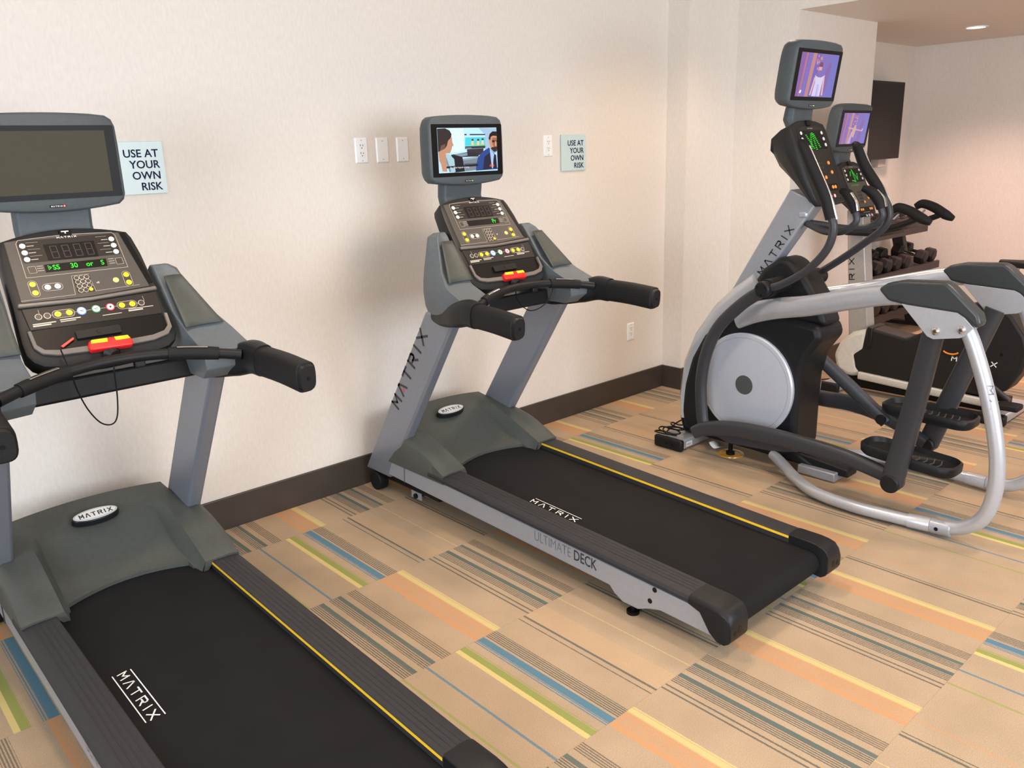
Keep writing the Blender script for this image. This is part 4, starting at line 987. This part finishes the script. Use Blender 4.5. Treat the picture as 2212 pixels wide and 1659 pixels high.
        low = [(xn-s*.04, -1.355, .945), (xn-s*.035, -1.245, .865), (xn-s*.03, -1.12, .735), (xn-s*.025, -1.055, .590), (xn-s*.02, -1.030, .42), (xn-s*.01, -1.05, .25), (xn-s*.0, -1.075, .18 if s < 0 else .30)]
        if s > 0: low = low[:5]+[(xn, -1.08, .30)]
        ha = G().tube(low, .022, 16, 5, r2=.032, power=.8).out('handle_lower_link', darkbar, e, ang=60)
        G().cyl((xn-s*.02, -1.395, .963), (xn+s*.040, -1.395, .963), .040, 26).out('pivot_hub', black, ha, bevel=.008)
        g = G()
        for k in range(3): g.cyl((xn+s*.040, -1.395+.024*math.cos(k*2.1+.5), .963+.024*math.sin(k*2.1+.5)), (xn+s*.042, -1.395+.024*math.cos(k*2.1+.5), .963+.024*math.sin(k*2.1+.5)), .0045, 10)
        g.out('hub_screws', dkblack, ha)
        G().cyl((cx+s*.08, -1.395, .963), (xn, -1.395, .963), .045, 24).out('pivot_axle', black, ha)
        if s < 0: upp = [(xn, -1.40, .965), (xn, -1.475, .99), (xn, -1.60, 1.067), (xn, -1.690, 1.168), (xn, -1.715, 1.265), (xn, -1.690, 1.34)]
        else: upp = [(xn, -1.39, .975), (xn, -1.50, 1.05), (xn, -1.62, 1.142), (xn, -1.715, 1.225), (xn, -1.735, 1.30), (xn, -1.700, 1.38)]
        G().tube(upp, .0185, 16, 6).out('handle_tube', darkbar, e)
        if s < 0: gp = [(xn, -1.700, 1.305), (xn, -1.665, 1.40), (xn, -1.60, 1.52), (xn, -1.545, 1.62), (xn-s*(-.0), -1.52, 1.640)]
        else: gp = [(xn, -1.715, 1.325), (xn, -1.68, 1.40), (xn, -1.60, 1.51), (xn, -1.555, 1.60), (xn, -1.53, 1.625)]
        hg = G().tube(gp, [.024, .026, .027, .024, .012], 18, 5).out('handle_grip', rubber, e)
        G().tube([(xn+.004, y-.026, z) for _, y, z in gp[:4]], .006, 8, 5).out('grip_contact_strip', chrome, hg)
    # diagonal coupler and crank bar on the far side
    G().tube([(cx+.12, -1.46, .60), (cx+.18, -1.66, .42), (cx+.22, -1.83, .27)], [.020]*3, 14, 4, r2=.034, power=.7).out('crank_coupler', darkbar, e, ang=60)
    G().cyl((cx+.19, -1.81, .285), (cx+.26, -1.81, .285), .026, 18).out('crank_bolt', black, e)
    return e
elliptical()

# ------------------------------------------------------------------ exercise bike behind it
BX = 5.36
def bike():
    cx = BX
    e = empty('exercise_bike', cx, -1.5); tag(e, 'black exercise bike with silver nose and console column, behind the elliptical', 'exercise bike')
    st = G().box(cx-.17, cx+.24, -1.00, -.88, .008, .062).out('front_stabilizer', silver2, e, bevel=.01)
    for s in (-1, 1): G().box(*sorted((cx+s*.165+(.0 if s < 0 else .05), cx+s*.205+(.0 if s < 0 else .05))), -1.01, -.87, .004, .068).out('stabilizer_end_cap', black, st, bevel=.01)
    rs = G().box(cx-.17, cx+.24, -2.02, -1.90, .008, .062).out('rear_stabilizer', silver2, e, bevel=.01)
    G().box(cx-.215, cx-.165, -2.03, -1.88, .004, .068).out('stabilizer_end_cap', black, rs, bevel=.01)
    xn, xf = cx-.09, cx+.09
    # silver nose
    nose = [(-1.125, .445), (-1.02, .41), (-.94, .33), (-.905, .24), (-.93, .14), (-1.02, .105), (-1.10, .12), (-1.08, .20), (-1.06, .26), (-1.12, .30)]
    G().ext(nose, 'x', xn, xf).out('nose_cover', mat('pearl_plastic', (205, 203, 196), .35), e, bevel=.030, seg=4, ang=50)
    # black shroud
    shr = [(-1.115, .455), (-1.165, .447), (-1.38, .415), (-1.52, .50), (-1.645, .640), (-1.79, .70), (-1.88, .69), (-1.955, .63), (-2.035, .52), (-2.065, .43), (-2.045, .31), (-1.98, .185), (-1.87, .13), (-1.46, .12), (-1.12, .125), (-1.05, .17), (-1.035, .26), (-1.09, .31)]
    body = G().ext(shr, 'x', xn+.002, xf).out('body_shroud', mat('shroud_black', (32, 31, 30), .45, bump=.2, spec=.25), e, bevel=.016, seg=3, ang=50)
    G().ext([(-1.125, .46), (-1.16, .455), (-1.16, .33), (-1.125, .31)], 'x', xn-.006, xf).out('shroud_collar', black, body, bevel=.006)
    pl = Plane((xn+.001, -1.60, .322), (0, -1, 0), (0, 0, 1)); pl.n = Vector((-1, 0, 0))
    logo('shroud_lettering', pl, .060, 0, .25, .026, .0055, lettw, body, h=.0015, slant=.1)
    g = G()
    for yy, zz in ((-1.93, .40), (-1.85, .19), (-1.42, .155)): g.cyl((xn-.001, yy, zz), (xn+.004, yy, zz), .008, 12)
    g.out('screw_hole', dkblack, body)
    g = G()
    for k in range(10):
        a0 = math.radians(200+k*14); a1 = math.radians(200+(k+1)*14)
        g.tube([(xn-.012, -1.655+.045*math.cos(a0), .385+.022*math.sin(a0)), (xn-.012, -1.655+.045*math.cos(a1), .385+.022*math.sin(a1))], .005, 8)
    g.out('orange_handle', orange, e, label='orange adjusting handle on the bike frame')
    G().tube([(xn-.01, -1.10, .130), (xn-.01, -1.5, .112), (xn-.01, -1.95, .095)], [.018]*3, 14, 0, r2=.026, power=.6, up=(0, 0, 1)).out('bottom_rail', mat('pearl_paint', (196, 194, 186), .35, metal=.2), e, ang=60)
    G().box(cx-.05, cx+.05, -1.98, -.92, .03, .13).out('base_frame', dkblack, e, bevel=.006)
    # crank and pedal
    G().cyl((xn-.01, -1.86, .26), (xn-.05, -1.86, .26), .03, 20).out('crank_hub', black, e)
    G().tube([(xn-.045, -1.86, .26), (xn-.055, -2.02, .15)], .014, 12, 0).out('crank_arm', darkbar, e)
    G().box(xn-.17, xn-.065, -2.10, -1.98, .115, .150).out('pedal', rubber, e, bevel=.01)
    # seat tube and lever towards the right edge
    G().tube([(cx, -1.80, .66), (cx, -1.92, .92)], .030, 16, 0).out('seat_tube', silver2, e)
    G().tube([(cx-.05, -1.90, .80), (cx+.03, -1.91, .80)], .014, 10, 0).out('orange_seat_lever', orange, e, label='orange lever on the silver seat tube')
    sd = [[(cx+a*w_, -1.93-dy, .93+dz+.012*(1-a*a)) for a in (-1, -.6, 0, .6, 1)]+[(cx+a*w_, -1.93-dy, .90+dz) for a in (1, 0, -1)] for dy, w_, dz in ((-.10, .025, 0), (0, .045, .003), (.10, .10, .006), (.16, .09, .012))]
    G().loft(sd).out('seat', black, e, ang=50, bevel=.006)
    # console column
    col = G().loft([[(cx-.055, -.985, .36), (cx-.055, -1.115, .40), (cx+.05, -1.115, .40), (cx+.05, -.985, .36)], [(cx-.055, -.905, 1.20), (cx-.055, -1.015, 1.20), (cx+.05, -1.015, 1.20), (cx+.05, -.905, 1.20)]]).out('console_column', mat('warm_silver', (168, 166, 162), .38, metal=.3), e, bevel=.010, seg=3)
    dd = Vector((0, .085, .84)).normalized(); pl = Plane((cx-.055, -1.030, .535), dd, Vector((0, .84, -.085)).normalized()); pl.n = Vector((-1, 0, 0))
    logo('column_lettering', pl, .03, .014, .33, .032, .0065, lettd, col, h=.001)
    # console + tv
    con, cpl = tall_console(e, cx, -.86, 1.505, -1.03, 1.16, .15, 'ect a workout', dim=True)
    tv_neck(e, cx, [(-.86, -.80, 1.47), (-.835, -.785, 1.52), (-.84, -.79, 1.57), (-.86, -.80, 1.62)], .080)
    tv, tp = television(e, cx, -.865, 1.555, .14, True)
    picture(tv, tp, stage_scene(False), -.168, .172, .061, .250, 'tv_c')
    # handlebars: a yoke running back to two raised padded ends
    for s in (-1, 1):
        G().tube(mirror_x(cx, [(.02, -.98, 1.06), (.10, -1.10, 1.07), (.16, -1.25, 1.11), (.17, -1.37, 1.155), (.16, -1.44, 1.19)], s), .018, 14, 5).out('handlebar', black, e)
        hb = G().tube(mirror_x(cx, [(.165, -1.25, 1.215), (.175, -1.29, 1.235), (.175, -1.36, 1.215), (.170, -1.44, 1.170), (.165, -1.485, 1.150)], s), [.020, .028, .030, .030, .018], 16, 5).out('handlebar_grip', rubber, e)
        G().tube(mirror_x(cx, [(.190, -1.30, 1.195), (.192, -1.275, 1.165)], s), .013, 8, 0, r2=.006).out('pulse_sensor', silver2, hb)
    G().box(cx-.17, cx+.17, -1.20, -.95, 1.05, 1.085).out('handlebar_yoke', black, e, bevel=.015, seg=3)
    G().box(cx-.12, cx+.12, -1.34, -1.20, 1.10, 1.145).out('elbow_pad', mat('pad_brown_black', (70, 60, 58), .6), e, bevel=.02, seg=3)
    return e
bike()

# ------------------------------------------------------------------ dumbbell rack and dumbbells in the alcove
def rack():
    e = empty('dumbbell_rack', 7.0, -.35); tag(e, 'dark three-tier steel dumbbell rack against the alcove wall under the television', 'rack')
    steel = mat('rack_steel', (54, 48, 46), .42, metal=.3)
    for x in (6.35, 7.62):
        up = G().loft([[(x, -.50, .02), (x+.07, -.50, .02), (x+.07, -.40, .02), (x, -.40, .02)], [(x, -.27, .92), (x+.07, -.27, .92), (x+.07, -.17, .92), (x, -.17, .92)]]).out('rack_upright', steel, e, bevel=.005)
        G().box(x, x+.07, -.66, -.12, .0, .035).out('rack_foot', steel, e, bevel=.006)
        for yy in (-.62, -.16): G().cyl((x+.035, yy, 0), (x+.035, yy, .02), .028, 16).out('rubber_foot', rubber, e)
    for zf, yf, yb in ((.84, -.42, -.14), (.525, -.55, -.22), (.22, -.62, -.30)):
        g = G()
        g.loft([[(6.22, yf, zf-.015), (7.86, yf, zf-.015), (7.86, yf, zf+.045), (6.22, yf, zf+.045)], [(6.22, yf+.02, zf-.005), (7.86, yf+.02, zf-.005), (7.86, yf+.02, zf+.05), (6.22, yf+.02, zf+.05)]])
        g.loft([[(6.22, yf+.01, zf+.0), (7.86, yf+.01, zf+.0), (7.86, yf+.01, zf+.012), (6.22, yf+.01, zf+.012)], [(6.22, yb, zf+.07), (7.86, yb, zf+.07), (7.86, yb, zf+.082), (6.22, yb, zf+.082)]])
        g.out('rack_shelf', steel, e)
    return e
rack()
hexm = mat('dumbbell_rubber', (36, 31, 30), .5, bump=.2, spec=.3)
def dumbbell(label, group):
    e = bpy.data.objects.new('dumbbell', None); COL.objects.link(e); tag(e, label, 'dumbbell', group)
    setorg(0, 0, 0)
    for s in (-1, 1):
        V = []
        for yy, r in ((s*.062, .058), (s*.072, .068), (s*.135, .068), (s*.150, .050)):
            V.append([(r*math.cos(math.radians(60*k)), yy, r*math.sin(math.radians(60*k))) for k in range(6)])
        G().loft(V).out('dumbbell_head', hexm, e, ang=20, bevel=.004)
    G().tube([(0, -.066, 0), (0, 0, 0), (0, .066, 0)], [.0135, .0165, .0135], 14, 3).out('dumbbell_handle', chrome, e)
    return e
spots = []
for tier, (zf, yf, yb) in enumerate(((.84, -.42, -.14), (.525, -.55, -.22), (.22, -.62, -.30))):
    n = 9 if tier else 10
    for i in range(n):
        x = 6.36+1.42*i/(n-1)
        if tier == 1 and i == 6: continue          # the gap in the middle tier
        spots.append((tier, i, n, x, (yf+yb)/2, zf+.115))
first = None
tn = ['top', 'middle', 'bottom']; ordn = ['leftmost', 'second from left', 'third from left', 'fourth from left', 'fifth from left', 'sixth from left', 'seventh from left', 'eighth from left', 'ninth from left', 'rightmost']
for tier, i, n, x, y, z in spots:
    lab = 'black hexagonal dumbbell, %s on the %s tier of the rack' % ('rightmost' if i == n-1 else ordn[i], tn[tier])
    if first is None:
        first = dumbbell(lab, 'dumbbells on the rack'); d = first
    else:
        d = first.copy(); COL.objects.link(d); d['label'] = lab
        for ch in list(first.children):
            c = ch.copy(); COL.objects.link(c); c.parent = d
    s = (.80, 1.0, 1.08)[tier]
    d.location = (x, y, z+.006+(s-1)*.068); d.rotation_euler = (.205, 0, random.uniform(-.05, .05)); d.scale = (s, s, s)

# ------------------------------------------------------------------ small things on the floor
def tube_thing(name, pts, r, m, label, cat, samples=6):
    setorg(*pts[0]); o = G().tube(pts, r, 8, samples).out(name, m); o.location = pts[0]; tag(o, label, cat); return o
pts = [(3.98, -.88, .10)]
for k in range(26):
    t = k/25; a = k*1.25
    pts.append((3.72-.18*t+.03*math.cos(a), -.80+.065*math.sin(a), .088+.010*math.sin(a*.7)))
pts.append((3.66, -.76, .076)); pts.append((3.78, -.74, .09)); pts.append((3.92, -.78, .12))
setorg(EX, -1.55, 0); G().tube(pts, .0042, 8, 6).out('power_cord', dkblack, bpy.data.objects['elliptical_trainer'])
tube_thing('power_cable', [(5.35, -.62, .43), (5.34, -.66, .34), (5.37, -.66, .20), (5.33, -.67, .10), (5.40, -.72, .008), (5.42, -.86, .03)], .004, dkblack, 'thin black cable hanging down the pier beside the bike', 'cable')
o = G(); setorg(5.34, -.603, .455); o.box(5.325, 5.355, -.640, -.604, .42, .50).out('power_adapter', white, bevel=.004).location = (5.34, -.603, .455)
tag(bpy.data.objects['power_adapter'], 'small white power adapter plugged into the pier wall', 'adapter')
setorg(3.729, -1.12, 0)
n = 32; rg = [[(3.729+r*math.cos(2*math.pi*k/n), -1.13+r*math.sin(2*math.pi*k/n), z) for k in range(n)] for r, z in ((.070, 0), (.068, .006), (.050, .006), (.046, .003))]
cst = G().loft(rg, cap=False).add(rg[3], [tuple(range(n))]).out('floor_cup', mat('amber_plastic', (190, 140, 40), .3, coat=.4)); cst.location = (3.729, -1.12, 0)
tag(cst, 'round amber furniture cup on the carpet under the elliptical foot', 'furniture cup')
setorg(3.739, -1.005, 0)
V = []; 
for k in range(6):
    t = k/5; V += [(3.690, -1.010-.045*t, .050-.070*t+.045*t*t), (3.745, -1.022-.045*t, .050-.070*t+.045*t*t)]
tg = mk('paper_tag', [(a, b, max(c_, .003)) for a, b, c_ in V], [(2*k, 2*k+1, 2*k+3, 2*k+2) for k in range(5)], white, solid=.001); tg.location = (3.739, -1.005, 0)
tag(tg, 'small white paper tag with a red edge by the elliptical stabilizer', 'tag')
